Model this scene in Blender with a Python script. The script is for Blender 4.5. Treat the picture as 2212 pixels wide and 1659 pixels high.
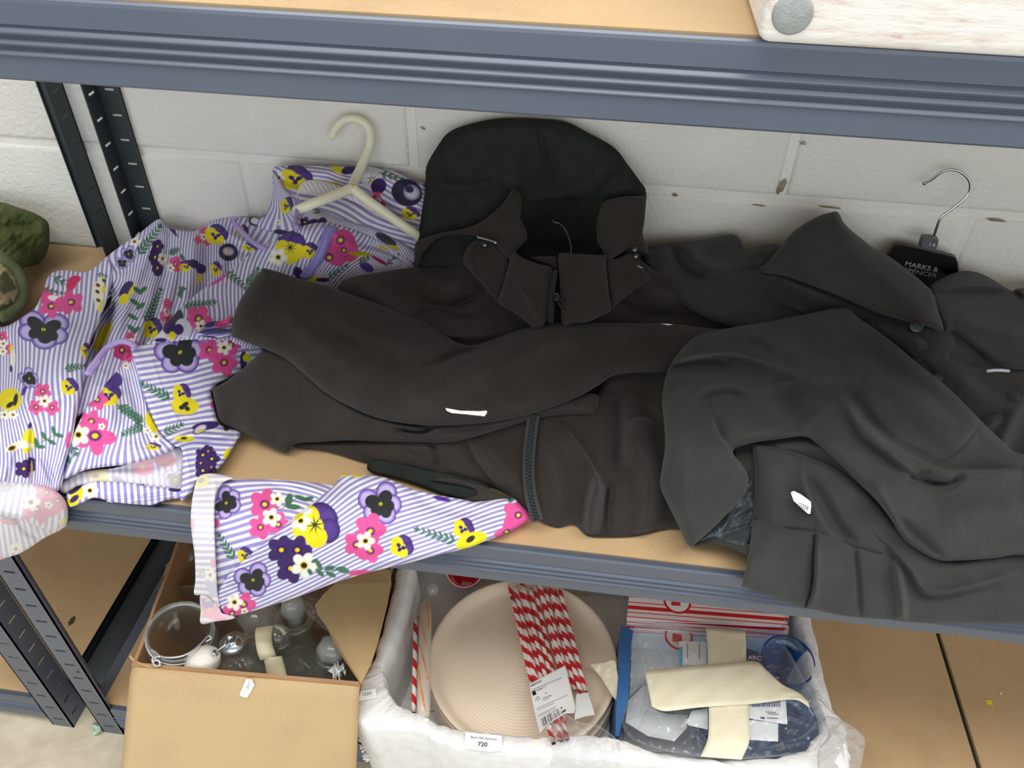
import bpy, bmesh, math, random
import numpy as np
from mathutils import Vector, Matrix
random.seed(7); rng = np.random.RandomState(5)
for o in list(bpy.data.objects): bpy.data.objects.remove(o)
SC = bpy.context.scene
COL = SC.collection
# ------------------------------------------------------------------ camera
def _rot(yaw, pitch, roll):
    cy, sy, cp, sp = math.cos(yaw), math.sin(yaw), math.cos(pitch), math.sin(pitch)
    f = np.array([-sy*cp, cy*cp, -sp]); r = np.array([cy, sy, 0.]); u = np.cross(r, f)
    c, s = math.cos(roll), math.sin(roll)
    return r*c+u*s, -r*s+u*c, f
RT, UP, FW = _rot(0.116527, 0.711042, 0.021823)
FPX = 1734.599
CAM = np.array([0.236403, -0.913340, 0.457922])
cd = bpy.data.cameras.new('camera'); cam = bpy.data.objects.new('camera', cd); COL.objects.link(cam)
cd.sensor_width = 36; cd.lens = FPX/2212*36; cd.clip_start = .02
cam.matrix_world = Matrix(((RT[0], UP[0], -FW[0], CAM[0]), (RT[1], UP[1], -FW[1], CAM[1]), (RT[2], UP[2], -FW[2], CAM[2]), (0, 0, 0, 1)))
SC.camera = cam
# ------------------------------------------------------------------ light
W = bpy.data.worlds.new('world'); SC.world = W; W.use_nodes = True
W.node_tree.nodes['Background'].inputs[0].default_value = (.86, .93, 1, 1)
W.node_tree.nodes['Background'].inputs[1].default_value = .70
def area(name, loc, target, sx, sy, power, col):
    l = bpy.data.lights.new(name, 'AREA'); l.shape = 'RECTANGLE'; l.size = sx; l.size_y = sy; l.energy = power; l.color = col
    o = bpy.data.objects.new(name, l); COL.objects.link(o); o.location = loc
    o.rotation_euler = (Vector(target)-Vector(loc)).to_track_quat('-Z', 'Y').to_euler(); return o
area('ceiling_light', (.3, -1.12, 2.35), (.25, -.80, -.6), 3.2, .9, 74, (1, .97, .92))
area('front_fill', (.6, -3.3, .75), (.3, 0, 0), 4.5, 1.5, 36, (.97, .98, 1))  # added fill with no known source, brightens the wall below the upper shelf
SC.cycles.transparent_max_bounces = 32; SC.cycles.max_bounces = 10
vs = SC.view_settings; vs.view_transform = 'Standard'; vs.look = 'None'; vs.gamma = 1; vs.use_curve_mapping = False; vs.exposure = 0.0
# ------------------------------------------------------------------ pixel -> world helpers
def rays(P):
    P = np.asarray(P, float).reshape(-1, 2)
    return FW+RT*((P[:, :1]-1106)/FPX)-UP*((P[:, 1:2]-829.5)/FPX)
def tZ(P, z): d = rays(P); return (z-CAM[2])/d[:, 2]
def tY(P, y): d = rays(P); return (y-CAM[1])/d[:, 1]
def atZ(x, y, z): return CAM+rays((x, y))[0]*tZ((x, y), z)[0]
def atY(x, y, v): return CAM+rays((x, y))[0]*tY((x, y), v)[0]
def crop(ox, oy, s):
    return lambda *p: [(ox+p[i]/s, oy+p[i+1]/s) for i in range(0, len(p), 2)]
def lin(c): c = np.asarray(c, float)/255; return np.where(c <= .04045, c/12.92, ((c+.055)/1.055)**2.4)
def L4(c): return (*lin(c), 1)
# ------------------------------------------------------------------ materials
MATS = {}
class NB:
    def __init__(s, name):
        s.m = bpy.data.materials.new(name); s.m.use_nodes = True; s.t = s.m.node_tree
        s.b = s.t.nodes['Principled BSDF']; MATS[name] = s.m
    def n(s, typ, **kw):
        x = s.t.nodes.new(typ)
        for k, v in kw.items():
            if k.startswith('i_'):
                k = k[2:]; k = int(k) if k.isdigit() else k.replace('_', ' '); x.inputs[k].default_value = v
            else: setattr(x, k, v)
        return x
    def l(s, a, b): s.t.links.new(a, b)
    def ramp(s, fac, stops):
        r = s.n('ShaderNodeValToRGB'); e = r.color_ramp.elements
        while len(e) < len(stops): e.new(.5)
        for i, (p, c) in enumerate(stops): e[i].position = p; e[i].color = c
        s.l(fac, r.inputs[0]); return r.outputs[0]
    def bump(s, h, dist, strength=1):
        b = s.n('ShaderNodeBump', i_Strength=strength, i_Distance=dist); s.l(h, b.inputs['Height']); s.l(b.outputs[0], s.b.inputs['Normal'])
    def coord(s, out='Object'): return s.n('ShaderNodeTexCoord').outputs[out]
    def noise(s, scale, detail=3, co=None, rough=.5):
        x = s.n('ShaderNodeTexNoise', i_Scale=scale, i_Detail=detail, i_Roughness=rough); s.l(co or s.coord(), x.inputs[0]); return x.outputs[0]
def mat(name, c, c2=None, scale=20, rough=.6, metal=0, bump=0, bscale=200, spec=.5, lo=.35, hi=.65, sheen=0):
    k = NB(name); k.b.inputs['Roughness'].default_value = rough; k.b.inputs['Metallic'].default_value = metal
    k.b.inputs['Specular IOR Level'].default_value = spec
    if sheen: k.b.inputs['Sheen Weight'].default_value = sheen; k.b.inputs['Sheen Roughness'].default_value = .5
    f = k.noise(scale, 4); k.l(k.ramp(f, [(lo, L4(c)), (hi, L4(c2 or c))]), k.b.inputs['Base Color'])
    if bump: k.bump(k.noise(bscale, 3), bump)
    return k.m
def glass(name, tint, refl=1., rough=.02, milky=0., mc=(240, 240, 240)):
    k = NB(name); k.t.nodes.remove(k.b); out = k.t.nodes['Material Output']
    tr = k.n('ShaderNodeBsdfTransparent', i_0=L4(tint)); gl = k.n('ShaderNodeBsdfGlossy', i_Roughness=rough); gl.inputs[0].default_value = (1, 1, 1, 1)
    fr = k.n('ShaderNodeLayerWeight', i_0=.5); pw = k.n('ShaderNodeMath', operation='POWER', i_1=2.6); k.l(fr.outputs[1], pw.inputs[0]); mu = k.n('ShaderNodeMath', operation='MULTIPLY_ADD', i_1=refl*.62, i_2=.045*refl); k.l(pw.outputs[0], mu.inputs[0])
    mx = k.n('ShaderNodeMixShader'); k.l(mu.outputs[0], mx.inputs[0]); k.l(tr.outputs[0], mx.inputs[1]); k.l(gl.outputs[0], mx.inputs[2])
    if milky:
        df = k.n('ShaderNodeBsdfDiffuse', i_0=L4(mc)); m2 = k.n('ShaderNodeMixShader', i_0=milky)
        k.l(mx.outputs[0], m2.inputs[1]); k.l(df.outputs[0], m2.inputs[2]); mx = m2
    k.l(mx.outputs[0], out.inputs[0]); return k.m
def wall_mat(name, a, b):
    k = NB(name); k.b.inputs['Roughness'].default_value = .55
    co = k.n('ShaderNodeNewGeometry').outputs['Position']; n1 = k.noise(9, 4, co); base = k.ramp(n1, [(.3, L4(a)), (.7, L4(b))])
    sp = k.noise(60, 5, co, .7); sm = k.noise(7, 2, co)
    mu = k.n('ShaderNodeMath', operation='MULTIPLY'); k.l(sp, mu.inputs[0]); k.l(sm, mu.inputs[1])
    f = k.ramp(mu.outputs[0], [(.44, (0, 0, 0, 1)), (.50, (1, 1, 1, 1))])
    mx = k.n('ShaderNodeMix', data_type='RGBA'); k.l(f, mx.inputs[0]); k.l(base, mx.inputs[6]); mx.inputs[7].default_value = L4((120, 108, 92))
    k.l(mx.outputs[2], k.b.inputs['Base Color'])
    k.bump(k.noise(130, 5, co, .65), .0022, .9); return k.m
wall_mat('painted_block', (228, 227, 217), (237, 236, 227)); wall_mat('painted_mortar', (232, 231, 221), (240, 239, 230))
mat('wall_stain', (128, 108, 84), (160, 142, 116), 90, .9)
mat('concrete', (190, 178, 154), (216, 205, 182), 14, .9, bump=.002, bscale=60)
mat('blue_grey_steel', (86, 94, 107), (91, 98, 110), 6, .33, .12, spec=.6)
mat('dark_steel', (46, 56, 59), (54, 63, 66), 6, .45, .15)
def board_mat(name, a, b):
    k = NB(name); k.b.inputs['Roughness'].default_value = .6
    co = k.coord(); f = k.noise(420, 5, co, .7); g = k.noise(14, 4, co)
    ad = k.n('ShaderNodeMath', operation='ADD'); k.l(f, ad.inputs[0]); k.l(g, ad.inputs[1])
    k.l(k.ramp(ad.outputs[0], [(.8, L4(a)), (1.15, L4(b))]), k.b.inputs['Base Color']); k.bump(f, .0003, .4); return k.m
board_mat('hardboard', (182, 151, 111), (192, 161, 120))
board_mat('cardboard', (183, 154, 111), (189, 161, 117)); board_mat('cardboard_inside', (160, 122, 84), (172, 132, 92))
mat('stain', (60, 48, 40), (80, 64, 52), 300, .8)
mat('softshell', (47, 42, 38), (54, 48, 43), 30, .92, bump=.0004, bscale=900, spec=.15, sheen=.12)
mat('fleece', (40, 44, 41), (46, 50, 46), 60, 1, bump=.0006, bscale=700, spec=.1)
mat('coat_wool', (52, 52, 51), (58, 58, 56), 30, .88, bump=.0004, bscale=1200, spec=.2, sheen=.12)
mat('coat_lining', (60, 66, 70), (72, 78, 82), 40, .45, spec=.5)
mat('seam_thread', (36, 33, 31), None, 30, .9)
mat('zip_tape', (38, 42, 44), None, 30, .7); mat('zip_teeth', (24, 27, 28), (46, 50, 52), 900, .35)
mat('black_plastic', (20, 21, 22), None, 10, .35); mat('grey_plastic', (92, 94, 96), None, 10, .4)
mat('chrome', (205, 208, 212), None, 5, .18, 1); mat('dull_metal', (120, 124, 130), None, 5, .35, 1); mat('wire', (200, 202, 204), None, 5, .4, .6)
mat('cream_plastic', (236, 232, 205), None, 5, .35)
mat('lilac_cord', (186, 166, 222), (172, 152, 210), 500, .6); mat('lilac_ribbon', (140, 132, 200), (154, 146, 212), 400, .6, bump=.0006, bscale=600)
mat('pearl_snap', (205, 205, 214), None, 5, .25)
mat('paper_white', (238, 238, 238), None, 5, .5); mat('ink', (60, 62, 68), None, 5, .6); mat('ink_grey', (150, 150, 152), None, 5, .6)
mat('silver_print', (200, 206, 208), None, 5, .5)
mat('navy_print', (36, 44, 116), None, 5, .5)
mat('polystyrene', (226, 226, 224), (236, 236, 234), 60, .75, bump=.0008, bscale=330)
mat('polystyrene_stained', (226, 214, 190), (238, 232, 220), 40, .75)
mat('plate_stoneware', (234, 217, 194), (240, 224, 202), 8, .42, spec=.4)
mat('masking_tape', (230, 222, 192), (236, 229, 202), 40, .75, bump=.0003, bscale=300)
mat('old_masking_tape', (206, 194, 160), (216, 206, 174), 40, .75, bump=.0003, bscale=300)
mat('white_card', (226, 231, 231), (232, 236, 236), 20, .6); mat('blue_card', (44, 92, 150), (54, 104, 162), 20, .5)
mat('red_print', (214, 32, 40), None, 5, .5); mat('sky_print', (84, 182, 220), None, 5, .5)
mat('grey_felt', (146, 150, 146), (160, 163, 158), 200, .95, bump=.0006, bscale=800)
mat('olive_fleece', (58, 68, 26), (84, 92, 44), 25, .97, bump=.0025, bscale=220); mat('olive_binding', (84, 96, 60), (96, 106, 70), 60, .9)
mat('white_rubber', (224, 218, 205), (230, 225, 214), 300, .8, bump=.0006, bscale=500)
mat('lace', (214, 216, 216), None, 50, .8); mat('green_wrapper', (205, 222, 205), (150, 180, 160), 200, .5)
mat('yellow_scrap', (235, 215, 20), None, 5, .6)
glass('clear_glass', (249, 251, 249), 1.35, .03, .08, (205, 208, 204)); glass('blue_glass', (176, 218, 243), 1.0); glass('blue_glass_rim', (60, 130, 215), .8)
glass('dark_blue_glass', (120, 186, 226), .7); glass('film', (252, 253, 254), .9, .08, .06); glass('milky_film', (235, 232, 230), .8, .15, .25)
glass('milky_glass', (230, 226, 220), .9, .15, .6, (226, 218, 208)); mat('red_swirl', (206, 26, 36), (238, 228, 226), 45, .4, lo=.55, hi=.56)
glass('frosted_glass', (244, 246, 243), 1.1, .1, .22, (220, 222, 218))
# camouflage
k = NB('camouflage'); co = k.coord(); f = k.noise(22, 2, co)
k.l(k.ramp(f, [(.40, L4((34, 34, 30))), (.44, L4((84, 90, 56))), (.52, L4((84, 90, 56))), (.55, L4((168, 152, 112)))]), k.b.inputs['Base Color'])
for n_ in k.t.nodes:
    if n_.type == 'VALTORGB': n_.color_ramp.interpolation = 'EASE'
k.b.inputs['Roughness'].default_value = .9; k.bump(k.noise(600, 2, co), .0004)
# whitewashed wood
k = NB('whitewashed_wood'); co = k.coord(); mp = k.n('ShaderNodeMapping'); mp.inputs['Scale'].default_value = (14, 60, 90); k.l(co, mp.inputs[0])
f = k.noise(1.2, 6, mp.outputs[0], .75)
k.l(k.ramp(f, [(.34, L4((204, 168, 150))), (.42, L4((228, 214, 202))), (.52, L4((238, 234, 224)))]), k.b.inputs['Base Color']); k.b.inputs['Roughness'].default_value = .7; k.bump(f, .0008)
# striped straw
k = NB('striped_paper'); uv = k.coord('UV'); sp = k.n('ShaderNodeSeparateXYZ'); k.l(uv, sp.inputs[0])
ad = k.n('ShaderNodeMath', operation='ADD'); k.l(sp.outputs[0], ad.inputs[0]); k.l(sp.outputs[1], ad.inputs[1])
fr = k.n('ShaderNodeMath', operation='FRACT'); k.l(ad.outputs[0], fr.inputs[0])
k.l(k.ramp(fr.outputs[0], [(0, L4((208, 34, 44))), (.47, L4((208, 34, 44))), (.5, L4((240, 232, 226))), (.97, L4((240, 232, 226)))]), k.b.inputs['Base Color'])
# popcorn stripes : white with red bars of different widths
k = NB('red_white_card'); uv = k.coord('UV'); sp = k.n('ShaderNodeSeparateXYZ'); k.l(uv, sp.inputs[0])
fr = k.n('ShaderNodeMath', operation='FRACT'); k.l(sp.outputs[1], fr.inputs[0]); r_, w_ = L4((206, 26, 36)), L4((238, 226, 226))
rr = k.ramp(fr.outputs[0], [(0, w_), (.08, r_), (.12, w_), (.30, r_), (.34, w_), (.48, r_), (.66, w_), (.80, r_), (.84, w_)])
for n_ in k.t.nodes:
    if n_.type == 'VALTORGB': n_.color_ramp.interpolation = 'CONSTANT'
k.l(rr, k.b.inputs['Base Color']); k.b.inputs['Roughness'].default_value = .45
# printed cotton : stripes from UV.x, motifs from the colour attribute
def floral(name, white, lilac, fade=0.):
    k = NB(name); k.b.inputs['Roughness'].default_value = .75; k.b.inputs['Specular IOR Level'].default_value = .25
    sp = k.n('ShaderNodeSeparateXYZ'); k.l(k.coord('UV'), sp.inputs[0])
    nz = k.n('ShaderNodeTexNoise', i_Scale=60., i_Detail=3.); k.l(k.coord(), nz.inputs[0])
    ma = k.n('ShaderNodeMath', operation='MULTIPLY_ADD', i_1=.10, i_2=-.05); k.l(nz.outputs[0], ma.inputs[0])
    ad = k.n('ShaderNodeMath', operation='ADD'); k.l(sp.outputs[0], ad.inputs[0]); k.l(ma.outputs[0], ad.inputs[1])
    fr = k.n('ShaderNodeMath', operation='FRACT'); k.l(ad.outputs[0], fr.inputs[0])
    st = k.ramp(fr.outputs[0], [(0, L4(lilac)), (.42, L4(lilac)), (.5, L4(white)), (.92, L4(white)), (1., L4(lilac))])
    at = k.n('ShaderNodeAttribute', attribute_name='Print')
    mx = k.n('ShaderNodeMix', data_type='RGBA'); k.l(at.outputs['Alpha'], mx.inputs[0]); k.l(st, mx.inputs[6]); mx.inputs[7].default_value = (0, 0, 0, 1)
    av = k.n('ShaderNodeMix', data_type='RGBA', blend_type='ADD'); av.inputs[0].default_value = 1; k.l(mx.outputs[2], av.inputs[6]); k.l(at.outputs['Color'], av.inputs[7])
    o = av.outputs[2]
    if fade:
        m2 = k.n('ShaderNodeMix', data_type='RGBA'); m2.inputs[0].default_value = fade; k.l(o, m2.inputs[6]); m2.inputs[7].default_value = L4((236, 232, 226)); o = m2.outputs[2]
    k.l(o, k.b.inputs['Base Color']); k.bump(k.noise(900, 2), .0002, .5)
floral('floral_cotton', (228, 227, 231), (150, 143, 198)); floral('floral_reverse', (228, 227, 231), (150, 143, 198), .55)
M = MATS
# ------------------------------------------------------------------ mesh helpers
def tag(o, label=None, cat=None, group=None, kind=None):
    if label: o['label'] = label
    if cat: o['category'] = cat
    if group: o['group'] = group
    if kind: o['kind'] = kind
    return o
def empty(name, loc, label=None, cat=None, group=None, kind=None):
    o = bpy.data.objects.new(name, None); COL.objects.link(o); o.location = Vector([float(v) for v in loc]); o.empty_display_size = .05
    return tag(o, label, cat, group, kind)
def rel(me, o, parent):
    if parent is not None:
        o.parent = parent; off = Vector(parent.location)
        p = parent.parent
        while p is not None: off += p.location; p = p.parent
        o.location = -off
def obj(name, v, f, m, parent=None, smooth=True, uv=None, cols=None, own=False):
    me = bpy.data.meshes.new(name); me.from_pydata([tuple(map(float, p)) for p in v], [], [tuple(int(i) for i in q) for q in f]); me.update()
    if smooth: me.polygons.foreach_set('use_smooth', [True]*len(me.polygons))
    if uv is not None:
        ul = me.uv_layers.new(name='UVMap'); idx = np.empty(len(me.loops), int); me.loops.foreach_get('vertex_index', idx)
        ul.data.foreach_set('uv', np.asarray(uv, np.float32)[idx].ravel())
    if cols is not None:
        a = me.color_attributes.new('Print', 'FLOAT_COLOR', 'POINT'); a.data.foreach_set('color', np.asarray(cols, np.float32).ravel())
    me.validate(); me.materials.append(M[m] if isinstance(m, str) else m)
    o = bpy.data.objects.new(name, me); COL.objects.link(o); rel(me, o, parent); return o
def bmobj(name, bm, m, parent=None, smooth=False, ang=None):
    me = bpy.data.meshes.new(name); bm.to_mesh(me); bm.free(); me.materials.append(M[m])
    if smooth: me.polygons.foreach_set('use_smooth', [True]*len(me.polygons))
    if ang is not None:
        me.polygons.foreach_set('use_smooth', [True]*len(me.polygons)); me.set_sharp_from_angle(angle=ang)
    o = bpy.data.objects.new(name, me); COL.objects.link(o); rel(me, o, parent); return o
def box(name, lo, hi, m, parent=None, bev=0, seg=2):
    bm = bmesh.new(); lo, hi = Vector(lo), Vector(hi)
    bmesh.ops.create_cube(bm, size=1, matrix=Matrix.Translation((lo+hi)/2) @ Matrix.Diagonal((*(hi-lo), 1)))
    if bev: bmesh.ops.bevel(bm, geom=bm.edges[:], offset=bev, segments=seg, affect='EDGES', profile=.5)
    return bmobj(name, bm, m, parent, ang=.6 if bev else None)
def cat(pts, n=8, closed=False):
    P = np.array([list(p) for p in pts], float); N = len(P); out = []
    rngi = range(N) if closed else range(N-1)
    for i in rngi:
        p0 = P[(i-1) % N] if closed or i > 0 else 2*P[0]-P[1]; p1 = P[i]; p2 = P[(i+1) % N]
        p3 = P[(i+2) % N] if closed or i+2 < N else 2*P[-1]-P[-2]
        for t in np.arange(n)/n:
            a = .5*((2*p1)+(-p0+p2)*t+(2*p0-5*p1+4*p2-p3)*t*t+(-p0+3*p1-3*p2+p3)*t**3); out.append(a)
    if not closed: out.append(P[-1])
    return np.array(out)
def tube_geo(P, r, seg=10, cap=True, twist=0):
    P = np.asarray(P, float); n = len(P); R = np.full(n, r, float) if np.isscalar(r) else np.asarray(r, float)
    T = np.gradient(P, axis=0); T /= np.linalg.norm(T, axis=1)[:, None]+1e-12
    a = np.array([0, 0, 1.]) if abs(T[0][2]) < .9 else np.array([1., 0, 0]); N = np.cross(T[0], a); N /= np.linalg.norm(N)
    V, F = [], []
    for i in range(n):
        N = N-T[i]*(N@T[i]); N /= np.linalg.norm(N); B = np.cross(T[i], N)
        for j in range(seg): th = 2*math.pi*j/seg; V.append(P[i]+R[i]*(N*math.cos(th)+B*math.sin(th)))
    for i in range(n-1):
        for j in range(seg): a0 = i*seg+j; b0 = i*seg+(j+1) % seg; F.append((a0, b0, b0+seg, a0+seg))
    if cap: F.append(tuple(range(seg))[::-1]); F.append(tuple(range((n-1)*seg, n*seg)))
    return V, F
def tube(name, P, r, m, parent=None, seg=10, smooth_n=0):
    if smooth_n: P = cat(P, smooth_n)
    v, f = tube_geo(P, r, seg); return obj(name, v, f, m, parent)
def lathe_geo(prof, center, seg=40, axis=None, mod=None):
    c = np.asarray(center, float); ax = np.array([0, 0, 1.]) if axis is None else np.asarray(axis, float)/np.linalg.norm(axis)
    a = np.array([1., 0, 0]) if abs(ax[0]) < .9 else np.array([0, 1., 0]); e1 = np.cross(ax, a); e1 /= np.linalg.norm(e1); e2 = np.cross(ax, e1)
    V, F = [], []
    for (r, z) in prof:
        for j in range(seg):
            th = 2*math.pi*j/seg; rr = r*(mod(th, z) if mod else 1); V.append(c+ax*z+(e1*math.cos(th)+e2*math.sin(th))*rr)
    for i in range(len(prof)-1):
        for j in range(seg): a0 = i*seg+j; b0 = i*seg+(j+1) % seg; F.append((a0, b0, b0+seg, a0+seg))
    return V, F
def lathe(name, prof, center, m, parent=None, seg=40, axis=None, mod=None, smooth=True):
    v, f = lathe_geo(prof, center, seg, axis, mod); return obj(name, v, f, m, parent, smooth)
def join_geo(parts):
    V, F = [], []
    for v, f in parts: k = len(V); V += list(v); F += [tuple(i+k for i in q) for q in f]
    return V, F
def extr_x(prof, x0, x1, closed=True):
    n = len(prof); V = [(x0, y, z) for y, z in prof]+[(x1, y, z) for y, z in prof]; F = [(i, (i+1) % n, n+(i+1) % n, n+i) for i in range(n)]
    F += [tuple(range(n))[::-1], tuple(range(n, 2*n))]; return V, F
def fixn(o):
    bm = bmesh.new(); bm.from_mesh(o.data); bmesh.ops.recalc_face_normals(bm, faces=bm.faces[:]); bm.to_mesh(o.data); bm.free(); return o
def poly_plate(name, corners, thick, m, parent=None, bend=None):
    """a thin plate through 3-D corners, with real thickness away from its front"""
    c = [np.array(p, float) for p in corners]; n = np.cross(c[1]-c[0], c[2]-c[0]); n /= np.linalg.norm(n)
    if n@(CAM-c[0]) < 0: n = -n
    N = len(c); V = c+[p-n*thick for p in c]; F = [tuple(range(N)), tuple(range(N, 2*N))[::-1]]+[(i, N+i, N+(i+1) % N, (i+1) % N) for i in range(N)]
    o = obj(name, V, F, m, parent, smooth=False); return fixn(o)
FONT_CACHE = {}
def text(name, s, P0, P1, PU, m, parent=None, off=.0004, bold=0.):
    """lettering as a thin mesh: baseline P0->P1, cap height towards PU"""
    cu = bpy.data.curves.new('t', 'FONT'); cu.body = s; cu.size = 1; cu.offset = bold; t = bpy.data.objects.new('t', cu); COL.objects.link(t)
    bpy.context.view_layer.update(); me = bpy.data.meshes.new_from_object(t.evaluated_get(bpy.context.evaluated_depsgraph_get()))
    bpy.data.objects.remove(t); n = len(me.vertices); co = np.empty(n*3); me.vertices.foreach_get('co', co); co = co.reshape(-1, 3)
    x = (co[:, 0]-co[:, 0].min())/(np.ptp(co[:, 0])+1e-9); y = co[:, 1]/.70
    P0, P1, PU = map(np.asarray, (P0, P1, PU)); nn = np.cross(P1-P0, PU-P0); nn /= np.linalg.norm(nn)
    if nn@(CAM-P0) < 0: nn = -nn
    Q = P0+np.outer(x, P1-P0)+np.outer(y, PU-P0)+nn*off
    F = [tuple(p.vertices) for p in me.polygons]; bpy.data.meshes.remove(me); return obj(name, Q, F, m, parent, smooth=False)
# ------------------------------------------------------------------ cloth sheets
class Field:
    """smooth depth field of a heap of cloth through known points: (px, py, 'z'|'y', value)"""
    def __init__(s, A, reg=1e-3):
        P = np.array([(a[0], a[1]) for a in A], float)/500
        T = np.array([(tZ if a[2] == 'z' else tY)((a[0], a[1]), a[3])[0] for a in A])
        n = len(P); K = s.k(P, P)+np.eye(n)*reg; Q = np.c_[np.ones(n), P]
        Mx = np.block([[K, Q], [Q.T, np.zeros((3, 3))]]); w = np.linalg.solve(Mx, np.r_[T, 0, 0, 0]); s.P, s.w, s.c = P, w[:n], w[n:]
    def k(s, A, B):
        d = ((A[:, None]-B[None])**2).sum(-1); return .5*d*np.log(d+1e-12)
    def __call__(s, X):
        X = np.asarray(X, float)/500; out = np.empty(len(X))
        for i in range(0, len(X), 20000):
            x = X[i:i+20000]; out[i:i+20000] = s.k(x, s.P)@s.w+s.c[0]+x@s.c[1:]
        return out
    def pt(s, x, y, lift=0):
        t = s(np.array([(x, y)]))[0]-lift; return CAM+rays((x, y))[0]*t
SHELF_Z = -.1495
def t_limit(P, m=.0015):
    a = tZ(P, SHELF_Z+m); d = rays(P); y = CAM[1]+d[:, 1]*a; b = tY(P, -.4535-m); w = tY(P, -m-.001)
    return np.minimum(np.where(y > -.452, a, b), w)
def seg_dist(X, L, closed=False):
    L = np.asarray(L, float); n = len(L)-(0 if closed else 1); best = np.full(len(X), 1e9); near = np.zeros_like(X); par = np.zeros(len(X)); side = np.zeros(len(X))
    for i in range(n):
        a = L[i]; b = L[(i+1) % len(L)]; ab = b-a; l2 = ab@ab+1e-9; u = np.clip(((X-a)@ab)/l2, 0, 1); q = a+u[:, None]*ab; d = np.hypot(*(X-q).T)
        k = d < best; best[k] = d[k]; near[k] = q[k]; par[k] = (i+u[k])/n; cr = ab[0]*(X[:, 1]-a[1])-ab[1]*(X[:, 0]-a[0]); side[k] = np.sign(cr[k])
    return best, near, par, side
def inside(X, L):
    L = np.asarray(L); r = np.zeros(len(X), bool)
    for i in range(len(L)):
        x0, y0 = L[i]; x1, y1 = L[(i+1) % len(L)]
        if y0 == y1: continue
        c = ((y0 > X[:, 1]) != (y1 > X[:, 1])) & (X[:, 0] < (x1-x0)*(X[:, 1]-y0)/(y1-y0)+x0); r ^= c
    return r
def wob(X, s, seed):
    r = np.random.RandomState(seed); o = np.zeros(len(X))
    for i in range(6):
        a = r.rand()*6.28; k = 6.28/(s*(.6+r.rand())); o += np.sin(X[:, 0]*k*math.cos(a)+X[:, 1]*k*math.sin(a)+r.rand()*6+1.3*np.sin(X[:, 0]*k*.5+X[:, 1]*k*.3))
    return o/6
def fold_h(X, folds):
    h = np.zeros(len(X))
    for fo in folds:
        kind, pts, amp, w = fo[:4]; L = cat(pts, 5) if len(pts) > 2 else np.array(pts, float); lo = L.min(0)-w*4; hi = L.max(0)+w*4
        k = ((X > lo) & (X < hi)).all(1)
        if not k.any(): continue
        d, _, u, sd = seg_dist(X[k], L); fade = np.clip(np.sin(np.pi*np.clip(u, .02, .98))*1.6, 0, 1)**.7
        if kind == 'r': h[k] += amp*np.exp(-(d/w)**2)*(.35+.65*fade)
        else:
            s = sd*(1 if len(fo) < 5 else fo[4]); g = 1-np.exp(-(d/3.5)**2); h[k] += g*(amp*fade*np.where(s > 0, np.exp(-d/w), 0)-amp*.35*fade*np.where(s <= 0, np.exp(-d/(w*.45)), 0))
    return h
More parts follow.
